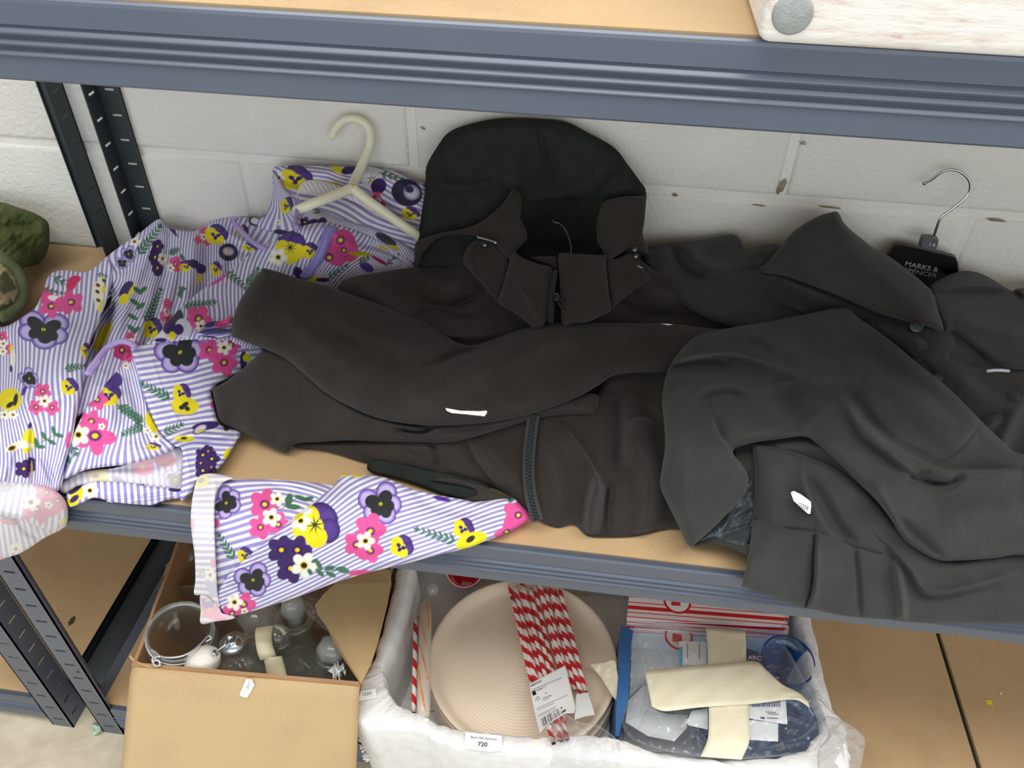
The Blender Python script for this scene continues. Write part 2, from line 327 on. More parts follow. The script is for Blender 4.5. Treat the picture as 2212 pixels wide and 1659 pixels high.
def sheet(name, outline, field, m, parent, lift=0., edge=.006, epx=16, folds=(), step=3., skirt=.02, shrink=4., wrk=.0006, wsc=60, phase=None, paint=None, smooth=4, seed=1, limit=True, back=None):
    outline = [((2230+(x-2230)*5 if x > 2230 else (max(x*2.2, -90) if x < -15 else x)), y) for x, y in outline]
    L = cat(outline, smooth, True) if smooth else np.array(outline, float)
    lo, hi = L.min(0), L.max(0); gx = np.arange(lo[0]-step, hi[0]+2*step, step); gy = np.arange(lo[1]-step, hi[1]+2*step, step)
    nx, ny = len(gx), len(gy); X = np.stack(np.meshgrid(gx, gy), -1).reshape(-1, 2)
    inn = inside(X, L); I = inn.reshape(ny, nx); c = I[:-1, :-1].astype(int)+I[1:, :-1]+I[:-1, 1:]+I[1:, 1:]
    cy, cx = np.nonzero(c >= 2); a = cy*nx+cx; Q = np.stack([a, a+1, a+nx+1, a+nx], 1)
    used = np.unique(Q); mp = -np.ones(nx*ny, int); mp[used] = np.arange(len(used)); X = X[used]; Q = mp[Q]; inn = inn[used]
    d, near, _, _ = seg_dist(X, L, True)
    E = {}
    for q in Q:
        for i in range(4): E[(q[i], q[(i+1) % 4])] = 1
    bd = [(a, b) for a, b in E if (b, a) not in E]; bv = np.unique([a for e in bd for a in e])
    isb = np.zeros(len(X), bool); isb[bv] = True; isb |= ~inn; X[isb] = near[isb]; d[isb] = 0
    t = field(np.c_[np.clip(X[:, 0], -60, 2290), X[:, 1]])-lift; r = np.clip(1-d/epx, 0, 1); t += edge*(1-np.sqrt(1-r*r*.98))
    FS = {'softshell': 1.6, 'coat_wool': 1.5}.get(m, 1.25); wrk = wrk*(1.5 if FS > 1.3 else 1.2)
    h = FS*fold_h(X, folds)+wob(X, wsc, seed)*wrk+wob(X, wsc*.35, seed+9)*wrk*.35; t -= h*np.clip(d/(epx*.5), .25, 1)
    if limit: t = np.minimum(t, t_limit(X, .0015+.0004*(seed % 5)))
    D = rays(X); V = CAM+D*t[:, None]
    cen = X.mean(0); b2 = {v: i for i, v in enumerate(bv)}; n0 = len(X); ring = []
    _, nb, _, _ = seg_dist(X[bv], L, True)
    # inward direction: towards average of interior neighbours
    inw = np.zeros((len(bv), 2)); 
    for a_, b_ in bd:
        e = X[b_]-X[a_]; nrm = np.array([-e[1], e[0]]); nl = np.linalg.norm(nrm)
        if nl > 1e-6: nrm /= nl; inw[b2[a_]] += nrm; inw[b2[b_]] += nrm
    nl = np.linalg.norm(inw, axis=1)[:, None]+1e-9; inw /= nl
    for kf, sf in ((.45, .25), (1., 1.)):
        Y2 = X[bv]+inw*shrink*sf; t2 = t[bv]+skirt*kf
        if limit: t2 = np.maximum(np.minimum(t2, t_limit(Y2, .0008)), t[bv]+.0003)
        ring.append(CAM+rays(Y2)*t2[:, None])
    V = np.r_[V, ring[0], ring[1]]; nbv = len(bv); F = [tuple(q) for q in Q]
    for a_, b_ in bd:
        i, j = b2[a_], b2[b_]; F.append((b_, a_, n0+i, n0+j)); F.append((n0+j, n0+i, n0+nbv+i, n0+nbv+j))
    XX = np.r_[X, X[bv], X[bv]]; uv = None; cols = None
    if phase is not None: ph = phase(XX); uv = np.c_[ph, XX[:, 1]/100]
    if paint is not None: cols = do_paint(XX, paint)
    elif phase is not None: cols = np.zeros((len(XX), 4))
    F = [f[::-1] for f in F]
    o = obj(name, V, F, m, parent, True, uv, cols); return o
def surf_pts(field, pts, lift): P = np.array(pts, float); t = field(P)-lift; return CAM+rays(P)*t[:, None]
def surf_tube(name, pts, field, lift, r, m, parent, n=6, seg=8):
    return tube(name, surf_pts(field, cat(pts, n), lift), r, m, parent, seg)
# ------------------------------------------------------------------ print motifs (pixel units of the cloth)
PK, VI, YE, WH, DP, BK, GR = (218, 84, 148), (104, 48, 128), (226, 210, 32), (238, 236, 232), (60, 38, 96), (44, 46, 48), (66, 112, 84)
LAV, VR = (190, 176, 226), (88, 52, 150)
def tr(ops, cx, cy, s, rot=0, ax=1, ay=1, sh=0):
    c, n = math.cos(math.radians(rot)), math.sin(math.radians(rot)); out = []
    for (x, y, rx, ry, a, col, rim) in ops:
        x2, y2 = x*ax*s, y*ay*s; f = (ax+ay)/2
        out.append((cx+c*x2-n*y2, cy+n*x2+c*y2, rx*s*ax, ry*s*ay, a+rot, col, rim))
    return out
def petals(cx, cy, r, k, col, rim=None, rot=0, off=.55, w=.5):
    o = []
    for i in range(k):
        a = rot+360*i/k; o.append((cx+math.cos(math.radians(a))*r*off, cy+math.sin(math.radians(a))*r*off, r*w, r*w*.82, a, col, rim))
    return o
def violet(cx, cy, s, rot=0, ax=1, ay=1):
    o = []
    for (x, y, r) in ((-.54, -.38, .58), (.52, -.40, .58), (-.56, .24, .52), (.58, .20, .54), (.10, .52, .56)): o.append((x, y, r, r*.9, 0, LAV, VR))
    for (x, y, rx, ry, a) in ((-.36, -.22, .42, .33, 30), (.38, -.22, .40, .31, -30), (-.28, .2, .36, .30, -30), (.34, .2, .36, .30, 20), (.12, .38, .34, .34, 0), (0, 0, .26, .26, 0)): o.append((x, y, rx, ry, a, BK, None))
    o += [(-.04, 0, .035, .07, 0, YE, None), (.06, 0, .035, .07, 0, YE, None)]
    return tr(o, cx, cy, s, rot, ax, ay)
def pansy(cx, cy, s, rot=0, ax=1, ay=1, star=False):
    o = [(.1, -.48, .62, .46, 10, (80, 56, 130), DP), (.55, -.1, .46, .5, 0, (80, 56, 130), DP)]
    o += [(-.42, -.12, .46, .44, 0, YE, None), (-.2, .42, .48, .42, 0, YE, None), (.34, .36, .4, .42, 0, YE, None), (0, .1, .4, .4, 0, YE, None)]
    if star: o += [(0, 0, .34, .03, a, BK, None) for a in (0, 45, 90, 135)]
    else: o += [(-.2, .02, .2, .15, 20, DP, None), (.2, .02, .2, .15, -20, DP, None), (.02, .26, .15, .2, 0, DP, None), (0, .05, .05, .05, 0, WH, None)]
    return tr(o, cx, cy, s, rot, ax, ay)
def white(cx, cy, s, rot=0, ax=1, ay=1):
    return tr(petals(0, 0, 1, 5, WH, (226, 218, 196), rot, .6, .46)+[(0, 0, .34, .34, 0, (226, 200, 60), None), (0, 0, .24, .22, 0, (30, 24, 20), None)], cx, cy, s, 0, ax, ay)
def one(cx, cy, s, col=PK, rot=0, ax=1, ay=1):
    return tr(petals(0, 0, 1, 5, col, None, rot, .55, .5)+[(0, 0, .42, .40, 0, (86, 36, 110) if col == PK else (44, 22, 78), col), (0, 0, .17, .16, 0, YE, (228, 160, 40))], cx, cy, s, 0, ax, ay)
def cluster(cx, cy, s, rot=0, col=PK, ax=1, ay=1):
    o = []
    c, n = math.cos(math.radians(rot)), math.sin(math.radians(rot))
    for (x, y, r) in ((-.1, -.6, .55), (-.52, .42, .5), (.5, .45, .5)): o += one((c*x-n*y)*ax*s+cx, (n*x+c*y)*ay*s+cy, r*s, col, rot+20, ax, ay)
    x, y = .02, .02; o += white(cx+(c*x-n*y)*s, cy+(n*x+c*y)*s, .4*s, rot, ax, ay); return o
def sprig(x0, y0, x1, y1, n=6, l=14, w=.3, col=GR):
    o = []; dx, dy = x1-x0, y1-y0; a = math.degrees(math.atan2(dy, dx)); D = math.hypot(dx, dy)
    o.append(((x0+x1)/2, (y0+y1)/2, D/2, 1.1, a, col, None))
    for i in range(n):
        u = (i+.5)/n; px, py = x0+dx*u, y0+dy*u; q = l*(1-.45*u)
        for s in (-1, 1):
            b = math.radians(a+s*42); o.append((px+math.cos(b)*q*.5, py+math.sin(b)*q*.5, q*.55, q*w*.6, math.degrees(b), col, None))
    o.append((x1, y1, l*.35, l*w*.5, a, col, None)); return o
def do_paint(X, ops):
    C = np.zeros((len(X), 4))
    for (cx, cy, rx, ry, a, col, rim) in ops:
        R = max(rx, ry)+2; k = np.nonzero((np.abs(X[:, 0]-cx) < R) & (np.abs(X[:, 1]-cy) < R))[0]
        if not len(k): continue
        c, s = math.cos(math.radians(a)), math.sin(math.radians(a)); dx, dy = X[k, 0]-cx, X[k, 1]-cy
        u, v = (dx*c+dy*s)/rx, (-dx*s+dy*c)/ry; d = np.hypot(u, v); al = np.clip((1-d)*min(rx, ry)/1.3+.5, 0, 1)
        cc = np.repeat(lin(col)[None], len(k), 0)
        if rim is not None: g = np.clip((d-.6)/.35, 0, 1)[:, None]; cc = cc*(1-g)+lin(rim)*g
        C[k, :3] = cc*al[:, None]+C[k, :3]*(1-al)[:, None]; C[k, 3] = al+C[k, 3]*(1-al)
    return C
# ================================================================== SETTING
def struct(o, name=None): return tag(o, kind='structure')
struct(box('floor', (-1.6, -1.6, -.70), (1.9, .3, -.672), 'concrete'))
wb = struct(box('wall_back', (-1.4, .0035, -.72), (1.7, .2, .95), 'painted_mortar'))
blk = None
for row in range(-3, 3):
    z0 = row*.225+.006; xo = 0 if row % 2 == 0 else -.225
    for kx in range(-4, 5):
        x0 = kx*.45+xo+.006
        if x0 < -1.35 or x0 > 1.4: continue
        if blk is None:
            bm = bmesh.new(); bmesh.ops.create_cube(bm, size=1, matrix=Matrix.Diagonal((.4415, .06, .2165, 1)))
            fe = [e for e in bm.edges if all(v.co.y < 0 for v in e.verts)]; bmesh.ops.bevel(bm, geom=fe, offset=.0068, segments=4, affect='EDGES', profile=.5)
            b = bmobj('block', bm, 'painted_block', wb, ang=1.2); blk = b
        else: b = blk.copy(); COL.objects.link(b)
        b.location = (x0+.219, .03+rng.uniform(-.0004, .0004), z0+.1065); b.rotation_euler = (rng.uniform(-.002, .002), 0, rng.uniform(-.001, .001))
def chip(x, y, rx, rz, rot, seed=0):
    c = atY(x, y, -.0006); V = [c+np.array([0, -.0008, 0])]; n = 14; r = np.random.RandomState(seed)
    for i in range(n):
        a = 6.283*i/n; q = .65+.5*r.rand(); u, v = rx*q*math.cos(a), rz*q*math.sin(a); V.append(c+np.array([u*math.cos(rot)-v*math.sin(rot), .0004, u*math.sin(rot)+v*math.cos(rot)]))
    o = obj('chipped_paint', V, [(0, 1+(i+1) % n, 1+i) for i in range(n)], 'wall_stain', wb); return o
chip(1689, 402, .0045, .013, -.25, 1); chip(914, 277, .0045, .0022, -.5, 2); chip(1458, 422, .004, .002, 0, 3)
chip(2150, 476, .012, .0018, -.05, 4); chip(1640, 444, .010, .0012, -.05, 5); chip(1790, 448, .014, .0012, -.05, 8)
# ------------------------------------------------------------------ shelving
FX = -.392; YF = -.449; D0 = YF
def beam_profile(zb, h):
    """front beam section (y, z): three rolled ribs on the face, folded lip on top"""
    y = YF; P = [(y+.0012, zb), (y, zb+.0015)]
    for i, fz in enumerate((.345, .475, .605)):
        z = zb+h*fz; P += [(y, z-.0026), (y-.0012, z-.0016), (y-.0016, z-.0008), (y-.0014, z-.0002), (y-.0004, z+.0006), (y+.0012, z+.0019), (y+.0017, z+.0026), (y+.0012, z+.0032), (y, z+.0038)]
    zt = zb+h; P += [(y, zt-.0035), (y+.0003, zt-.0014), (y+.0014, zt-.0002), (y+.0030, zt)]
    P += [(y+.0036, zt-.0006), (y+.0044, zt-.0016), (y+.0085, zt-.0016), (y+.0086, zt-.0060), (y+.028, zt-.0060), (y+.028, zt-.0072), (y+.0030, zt-.0072), (y+.0030, zb+.0012), (y+.010, zb+.0012), (y+.010, zb)]
    return P
def post(name, parent, xc, yc, sx, sy, z0, z1, m, w=.032, th=.0016, zref=-.6506, pitch=.0325):
    """L post: corner (xc,yc), flanges along +-x and +-y with rows of slots punched through"""
    V, F = [], []
    def flange(ax):
        nonlocal V, F
        us = [0, .009, .0225, w]; zs = [z0]; kinds = []
        k0 = math.ceil((z0+.004-zref)/pitch); z = zref+k0*pitch
        while z < z1-.004: zs += [z-.0019, z+.0019]; z += pitch
        zs.append(z1)
        def P(u, z, d):
            if ax == 'x': return (xc+sx*u, yc+sy*d, z)
            return (xc+sx*d, yc+sy*u, z)
        base = len(V); nu, nz = 4, len(zs)
        for d in (0, th):
            for zz in zs:
                for u in us: V.append(P(u, zz, d))
        def id_(i, j, d): return base+d*nu*nz+j*nu+i
        for j in range(nz-1):
            for i in range(3):
                if i == 1 and j % 2 == 1: # slot walls
                    F += [(id_(1, j, 0), id_(2, j, 0), id_(2, j, 1), id_(1, j, 1)), (id_(1, j+1, 0), id_(2, j+1, 0), id_(2, j+1, 1), id_(1, j+1, 1)),
                          (id_(1, j, 0), id_(1, j+1, 0), id_(1, j+1, 1), id_(1, j, 1)), (id_(2, j, 0), id_(2, j+1, 0), id_(2, j+1, 1), id_(2, j, 1))]; continue
                for d in (0, 1): F.append((id_(i, j, d), id_(i+1, j, d), id_(i+1, j+1, d), id_(i, j+1, d)))
            for i in (0, 3): F.append((id_(i, j, 0), id_(i, j+1, 0), id_(i, j+1, 1), id_(i, j, 1)))
    flange('x'); flange('y')
    # returned lip at the free edge of the front flange
    x1 = xc+sx*w; a = len(V)
    for z in (z0, z1):
        for (x, y) in ((x1, yc), (x1, yc+sy*.005), (x1-sx*th, yc+sy*.005), (x1-sx*th, yc)): V.append((x, y, z))
    F += [(a+i, a+(i+1) % 4, a+4+(i+1) % 4, a+4+i) for i in range(4)]
    return obj(name, V, F, m, parent, smooth=False)
def shelf_unit(label, group, x0, x1, levels, boards, sides):
    t = empty('shelving_unit', (x0, YF, -.672), label, 'shelving', group); s = 1 if x0 == FX else -1
    return t
UL = 'freestanding garage shelving units'
unit = empty('shelving_unit', ((FX+1.1)/2, YF/2, -.672), 'blue-grey steel shelving unit holding the clothes, the carton and the white foam box', 'shelving', UL)
XR = 1.42
for zb in (.2669, -.2007, -.651):
    v, f = extr_x(beam_profile(zb, .0508), FX+.033, XR-.033); fixn(obj('front_beam', v, f, 'blue_grey_steel', unit, smooth=False))
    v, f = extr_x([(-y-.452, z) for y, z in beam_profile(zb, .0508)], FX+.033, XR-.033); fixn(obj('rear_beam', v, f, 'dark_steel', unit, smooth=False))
    box('side_beam', (FX+.003, YF+.004, zb+.004), (FX+.0045, -.004, zb+.0508), 'dark_steel', unit); 
    box('side_beam_lip', (FX+.003, YF+.004, zb+.0494), (FX+.018, -.004, zb+.0510), 'blue_grey_steel', unit)
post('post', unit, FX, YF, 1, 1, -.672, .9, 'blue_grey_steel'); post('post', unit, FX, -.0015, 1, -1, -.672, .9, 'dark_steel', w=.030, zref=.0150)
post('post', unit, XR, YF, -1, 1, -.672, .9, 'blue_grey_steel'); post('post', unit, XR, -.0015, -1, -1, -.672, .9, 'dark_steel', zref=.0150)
def board(x0, x1, z, parent, notch=.0, y0=YF+.0088):
    y1 = -.0035; c = notch; P = [(x0, y0), (x1, y0), (x1, y1-c), (x1-c, y1), (x0, y1)]; n = len(P)
    V = [(x, y, z-.006) for x, y in P]+[(x, y, z) for x, y in P]; F = [tuple(range(n))[::-1], tuple(range(n, 2*n))]+[(i, (i+1) % n, n+(i+1) % n, n+i) for i in range(n)]
    return obj('shelf_board', V, F, 'hardboard', parent, smooth=False)
board(FX+.006, .508, .3176, unit); board(.509, XR, .3176, unit); board(FX+.006, .508, -.1501, unit); board(.509, XR, -.1501, unit)
board(FX+.018, .7965, -.6004, unit); board(.8035, XR, -.6004, unit)
box('centre_bar', (.785, YF+.01, -.640), (.815, -.01, -.6075), 'dark_steel', unit)
box('gap_shade_bar', (-.4335, -.405, -.656), (-.3960, -.040, -.612), 'dark_steel', unit, .002)  # dark bar added as the shade in the gap between the units
XA = -.4365
unit2 = empty('shelving_unit', (XA-.5, YF/2, -.672), 'second steel shelving unit at the far left, holding the camouflage garment', 'shelving', UL)
for zb in (-.2007, -.651):
    v, f = extr_x(beam_profile(zb, .0508), -1.3, XA-.033); fixn(obj('front_beam', v, f, 'blue_grey_steel', unit2, smooth=False))
    v, f = extr_x([(-y-.452, z) for y, z in beam_profile(zb, .0508)], -1.3, XA-.033); fixn(obj('rear_beam', v, f, 'dark_steel', unit2, smooth=False))
    box('side_beam', (XA-.0045, YF+.004, zb+.004), (XA-.003, -.004, zb+.0490), 'dark_steel', unit2)
post('post', unit2, XA, YF, -1, 1, -.672, .9, 'blue_grey_steel'); post('post', unit2, XA, -.0015, -1, -1, -.672, .9, 'dark_steel', zref=.0150)
board(-1.3, XA-.006, -.1501, unit2, .016); board(-1.3, XA-.003, -.6004, unit2)
c = atZ(155, 1341, -.6002); n = 12
obj('knot_stain', [c]+[c+np.array([.0042*math.cos(i*.5236)*(1+.3*math.sin(3*i)), .008*math.sin(i*.5236)*(1+.2*math.cos(2*i)), .0001]) for i in range(n)], [(0, 1+i, 1+(i+1) % n) for i in range(n)], 'stain', unit2)
# round rivets near the foot holes
for x_, z_, xx in ((-.3706, -.5035, 1),):
    lathe('rivet', [(0, -.0006), (.0022, -.0006), (.0022, .0002), (0, .0006)], (x_, YF-.0004, z_), 'dark_steel', unit, 10, (0, -1, 0))
# ================================================================== WHITEWASHED OBJECT ON THE UPPER SHELF
wy = -.459; A_ = atY(1645, 76, wy); zt = .3186
crate = box('wooden_crate', (A_[0]-.001, wy, zt), (A_[0]+.30, -.22, zt+.13), 'whitewashed_wood', None, .006, 3)
tag(crate, 'whitewashed wooden crate on the upper shelf with a grey round pad', 'crate'); c = atY(1712, 30, wy)
lathe('round_pad', [(0, .0022), (.0088, .0022), (.0102, .0012), (.0104, -.001)], c, 'grey_felt', crate, 32, (0, -1, 0))
# ================================================================== FLORAL GARMENT
cA = crop(0, 300, 1.8433); cB = crop(0, 540, 4.607); cC = crop(0, 850, 4.483); cD = crop(200, 450, 4.739); cE = crop(220, 720, 4.147); cF = crop(400, 220, 2.86); cS = crop(380, 1000, 2.765)
def ph(angle, period, px=0, py=0, fan=None, warp=None):
    """stripe phase: stripes run along direction 'angle' (deg from +x, y down)"""
    a = math.radians(angle); nx_, ny_ = -math.sin(a), math.cos(a)
    def f(X):
        x, y = X[:, 0]-px, X[:, 1]-py
        if fan: # stripes converge on a far point
            fx, fy, per = fan; return np.arctan2(X[:, 0]-fx, -(X[:, 1]-fy)*np.sign(fy-py if fy != py else 1)*-1)/per
        q = (x*nx_+y*ny_)/period
        if warp:
            for (am, wl, wa, p0) in warp: b = math.radians(wa); q = q+am/period*np.sin((x*math.cos(b)+y*math.sin(b))*6.283/wl+p0)
        return q
    return f
class PhaseTPS:
    """stripe phase through (px, py, phase) anchors"""
    def __init__(s, A):
        P = np.array([a[:2] for a in A], float)/300; T = np.array([a[2] for a in A], float); n = len(P); d = ((P[:, None]-P[None])**2).sum(-1)
        K = .5*d*np.log(d+1e-12)+np.eye(n)*1e-4; Q = np.c_[np.ones(n), P]; w = np.linalg.solve(np.block([[K, Q], [Q.T, np.zeros((3, 3))]]), np.r_[T, 0, 0, 0]); s.P, s.w, s.c = P, w[:n], w[n:]
    def __call__(s, X):
        X = X/300; out = np.empty(len(X))
        for i in range(0, len(X), 20000):
            x = X[i:i+20000]; d = ((x[:, None]-s.P[None])**2).sum(-1); out[i:i+20000] = (.5*d*np.log(d+1e-12))@s.w+s.c[0]+x@s.c[1:]
        return out
def ruled(*lines):
    """phase constant along each given line: (phase, (x0,y0), (x1,y1), ...)"""
    A = []
    for l in lines:
        for p in l[1:]: A.append((p[0], p[1], l[0]))
    return PhaseTPS(A)
FF = Field([(345, 473, 'y', -.045), (318, 497, 'y', -.05), (600, 362, 'y', -.02), (760, 362, 'y', -.02), (905, 410, 'y', -.03), (905, 575, 'y', -.08), (560, 470, 'y', -.03), (430, 495, 'y', -.035),
            (262, 530, 'y', -.07), (205, 585, 'z', -.143), (110, 590, 'z', -.135), (0, 705, 'z', -.143), (100, 720, 'z', -.105), (240, 650, 'z', -.10), (350, 650, 'z', -.075), (500, 600, 'z', -.078),
            (640, 500, 'z', -.01), (760, 560, 'z', -.062), (450, 760, 'z', -.095), (300, 870, 'z', -.098), (100, 900, 'z', -.10), (0, 900, 'z', -.11), (280, 1000, 'z', -.115), (170, 1050, 'z', -.135), (350, 1070, 'z', -.140),
            (60, 1045, 'y', -.455), (-20, 1040, 'y', -.46), (500, 940, 'z', -.140), (430, 1050, 'z', -.143), (540, 800, 'z', -.125)])
fg = empty('floral_raincoat', atZ(300, 850, SHELF_Z), 'white and lilac striped garment printed with pansies, crumpled on the left of the shelf', 'garment')
st = 1.7
pb = []
pb += violet(*cD(370, 470)[0], 17, -20, .8, 1.1)+violet(*cD(300, 560)[0], 17, 0, .8, .8)
pb += pansy(*cD(660, 460)[0], 5, 0)+one(*cD(665, 390)[0], 15, DP, 0, .9, 1.1)+one(*cD(640, 500)[0], 18, DP, 30, .8, 1.2)+one(*cD(665, 610)[0], 17, DP, 10, .7, 1.3)+white(*cD(715, 515)[0], 12, 20, .8, 1.2)
pb += sprig(*cD(460, 480)[0], *cD(690, 180)[0], 8, 17)+sprig(*cD(780, 470)[0], *cD(870, 420)[0], 4, 12)
pb += one(*cD(850, 570)[0], 16, PK, 0, .9, 1.2)+white(*cD(795, 610)[0], 9)+pansy(*cD(960, 590)[0], 17, -20, 1.1, .8)+[(*cD(1040, 570)[0], 14, 9, 25, DP, None), (*cD(1110, 620)[0], 11, 11, 60, DP, None), (*cD(1090, 720)[0], 6, 11, 20, YE, None)]
pb += [(*cD(900, 860)[0], 10, 4.5, -50, GR, None), (*cD(920, 820)[0], 9, 4, 10, GR, None), (*cD(900, 890)[0], 7, 4, 70, GR, None), (*cD(920, 500)[0], 8, 4, 60, GR, None)]
pb += pansy(*cD(1260, 620)[0], 15, 0, .9, 1.2)+cluster(*cD(1140, 290)[0], 20, 10)+pansy(*cD(1260, 270)[0], 26, 10, 1.05, .95)+pansy(*cD(1530, 230)[0], 15, 30)
pb += [(*cD(1390, 450)[0], 21, 19, 10, (46, 42, 66), None), (*cD(1390, 440)[0], 13, 10, 10, (214, 210, 224), (120, 110, 150)), (*cD(1370, 450)[0], 4, 3, 0, YE, None), (*cD(1660, 130)[0], 14, 11, 15, (46, 42, 66), None), (*cD(1665, 130)[0], 10, 7, 15, (226, 222, 232), None)]
pb += pansy(*cD(1600, 400)[0], 14, 10, 1.3, .7)+[(*cD(800, 200)[0], 4, 24, -38, DP, None)]
pb += [(*cD(345, 840)[0], 12, 23, 32, DP, None), (*cD(320, 930)[0], 10, 13, 40, YE, None), (*cD(400, 840)[0], 4, 15, 30, YE, None)]
for (x, y, a) in ((460, 840, -50), (510, 840, 50), (430, 960, -55), (490, 1000, 55), (410, 1110, -60), (400, 1230, -50), (440, 1250, 50)): pb.append((*cD(x, y)[0], 12, 5, a+90 if a > 0 else a+90, GR, None))
pb += sprig(*cD(540, 1180)[0], *cD(700, 830)[0], 9, 16)+pansy(*cD(610, 1230)[0], 24, 20, .9, 1.1)+[(*cD(105, 1310)[0], 10, 36, 32, YE, None)]+sprig(*cD(30, 650)[0], *cD(170, 690)[0], 4, 9)
pb += cluster(*cD(390, 1360)[0], 18, 0, (200, 70, 130))+cluster(*cD(760, 1060)[0], 24, 10, (214, 80, 140), .6, 1.2)+[(*cD(780, 1010)[0], 3, 16, 30, PK, None)]+sprig(*cD(1380, 640)[0], *cD(1560, 800)[0], 5, 13)+white(*cD(430, 340)[0], 12)
pb += pansy(*cA(340, 840)[0], 12, 0, .6, 1.3)+one(*cD(300, 1450)[0], 24, (188, 60, 116), 0, .8, 1.1)+cluster(*cD(370, 1570)[0], 18, 0, PK)
sheet('back_panel', [(196, 600), (216, 568), (262, 530), (292, 512), (318, 490), (345, 473), (362, 492), (386, 497), (412, 500), (432, 494), (462, 478), (500, 470), (560, 470), (600, 470), (640, 480), (700, 500), (880, 560), (890, 650), (700, 660), (560, 690), (520, 740), (300, 860), (215, 880), (150, 900), (165, 800), (200, 740), (212, 690), (240, 650), (226, 612)],
      FF, 'floral_cotton', fg, .0, .012, 20, step=st, skirt=.03, seed=1, wrk=.002, wsc=70, paint=pb,
      phase=ruled((0, (330, 500), (255, 700), (190, 900)), (7, (360, 500), (340, 620), (262, 870)), (15, (412, 500), (400, 640), (350, 850)), (26, (480, 478), (475, 640), (440, 800)), (33, (560, 472), (520, 560), (500, 700)), (36, (600, 476), (580, 520)), (-9, (232, 560), (250, 600)), (44, (700, 505), (660, 560))),
      folds=[('r', [(345, 478), (312, 560), (262, 680), (215, 800)], .012, 13), ('r', [(372, 500), (352, 600), (320, 720), (280, 830)], -.014, 11), ('r', [(420, 500), (412, 600), (385, 720)], .009, 12), ('r', [(450, 500), (440, 600), (430, 660)], -.012, 10), ('r', [(470, 490), (520, 520), (560, 530), (600, 520)], .010, 12),
             ('r', [(470, 520), (530, 545), (600, 545)], -.010, 9), ('s', [(236, 560), (262, 590), (300, 570)], .01, 16, 1), ('r', [(245, 640), (226, 710), (196, 790)], -.04, 18), ('r', [(395, 560), (380, 640), (350, 740)], -.006, 6), ('r', [(500, 540), (490, 600), (470, 650)], -.008, 8)])
pc = pansy(*cF(680, 470)[0], 36, 5, 1.05, .85)+white(*cF(575, 470)[0], 14)+[(*cF(950, 420)[0], 20, 8, 20, YE, None), (*cF(1010, 420)[0], 17, 9, -20, DP, None)]
pc += [(*cF(1150, 470)[0], 23, 22, 0, (214, 212, 224), None), (*cF(1195, 520)[0], 16, 18, 40, DP, None), (*cF(1155, 480)[0], 11, 1.4, 20, DP, None), (*cF(1155, 480)[0], 11, 1.4, 80, DP, None), (*cF(1155, 480)[0], 11, 1.4, 140, DP, None), (*cF(1155, 482)[0], 3.4, 3.4, 0, YE, None)]
pc += sprig(*cF(1200, 440)[0], *cF(1350, 480)[0], 4, 13)+[(*cF(1370, 560)[0], 34, 29, 20, (46, 42, 66), None), (*cF(1400, 560)[0], 19, 17, 20, (196, 192, 208), (110, 104, 140)), (*cF(1385, 540)[0], 10, 8, 20, (50, 44, 80), None)]
pc += cluster(*cF(1190, 610)[0], 17, 0, (212, 60, 110))+pansy(*cF(1390, 690)[0], 20, 10, 1.1, .8)+pansy(*cF(630, 640)[0], 15, 20, .8, 1.2)+white(*cF(580, 745)[0], 8)+[(*cF(920, 512)[0], 14, 6, 10, YE, None)]
sheet('collar_back', cF(540, 425, 560, 402, 640, 394, 860, 396, 1030, 400, 1180, 405, 1330, 440, 1440, 490, 1490, 540, 1490, 900, 1440, 1010, 1200, 960, 980, 760, 760, 650, 640, 640, 560, 600, 540, 520), FF, 'floral_cotton', fg, .006, .008, 14, step=st, skirt=.02, seed=2, paint=pc, wrk=.001,
      phase=ruled((0, cF(560, 410)[0], cF(700, 470)[0], cF(1060, 560)[0], cF(1300, 700)[0]), (3, cF(700, 400)[0], cF(900, 430)[0], cF(1100, 480)[0], cF(1440, 640)[0]), (6, cF(960, 398)[0], cF(1200, 440)[0], cF(1480, 580)[0]), (-4, cF(560, 560)[0], cF(700, 620)[0], cF(1100, 760)[0]), (-9, cF(700, 750)[0], cF(1100, 900)[0])),
      folds=[('r', cF(560, 470, 760, 520, 1000, 560, 1200, 640, 1400, 760), -.012, 13), ('r', cF(560, 430, 800, 430, 1100, 440, 1400, 520), .006, 12)])
pl = [(*cF(900, 650)[0], 32, 15, 10, (112, 118, 130), None), (*cF(830, 480)[0], 16, 10, 0, (180, 196, 190), None), (*cF(690, 560)[0], 22, 10, -60, (206, 206, 150), None), (*cF(1150, 740)[0], 30, 12, 20, (206, 170, 190), None), (*cF(1110, 640)[0], 9, 9, 0, (200, 190, 150), None)]
sheet('neck_lining', cF(720, 500, 800, 480, 900, 500, 1010, 540, 1160, 600, 1300, 720, 1400, 800, 1430, 900, 1380, 960, 1180, 860, 960, 720, 760, 640, 690, 590), FF, 'floral_reverse', fg, .008, .002, 8, step=st, skirt=.004, seed=3, paint=pl, phase=ph(60, 8.6), folds=[('r', cF(760, 600, 950, 640, 1150, 760, 1350, 880), -.014, 22)])
pd = pansy(*cF(625, 640)[0], 18, 20, .8, 1.2)+white(*cF(575, 745)[0], 7)+one(*cF(740, 745)[0], 12, DP)+[(*cF(800, 745)[0], 13, 8, 0, DP, None), (*cF(850, 735)[0], 9, 8, 0, DP, None), (*cF(600, 810)[0], 20, 7, 10, (44, 40, 60), None)]+sprig(*cF(840, 700)[0], *cF(760, 620)[0], 3, 13)+[(*cF(1240, 850)[0], 26, 9, 30, (60, 60, 80), None), (*cF(1360, 840)[0], 18, 13, 40, DP, None), (*cF(1260, 900)[0], 24, 6, 8, (190, 170, 50), None)]
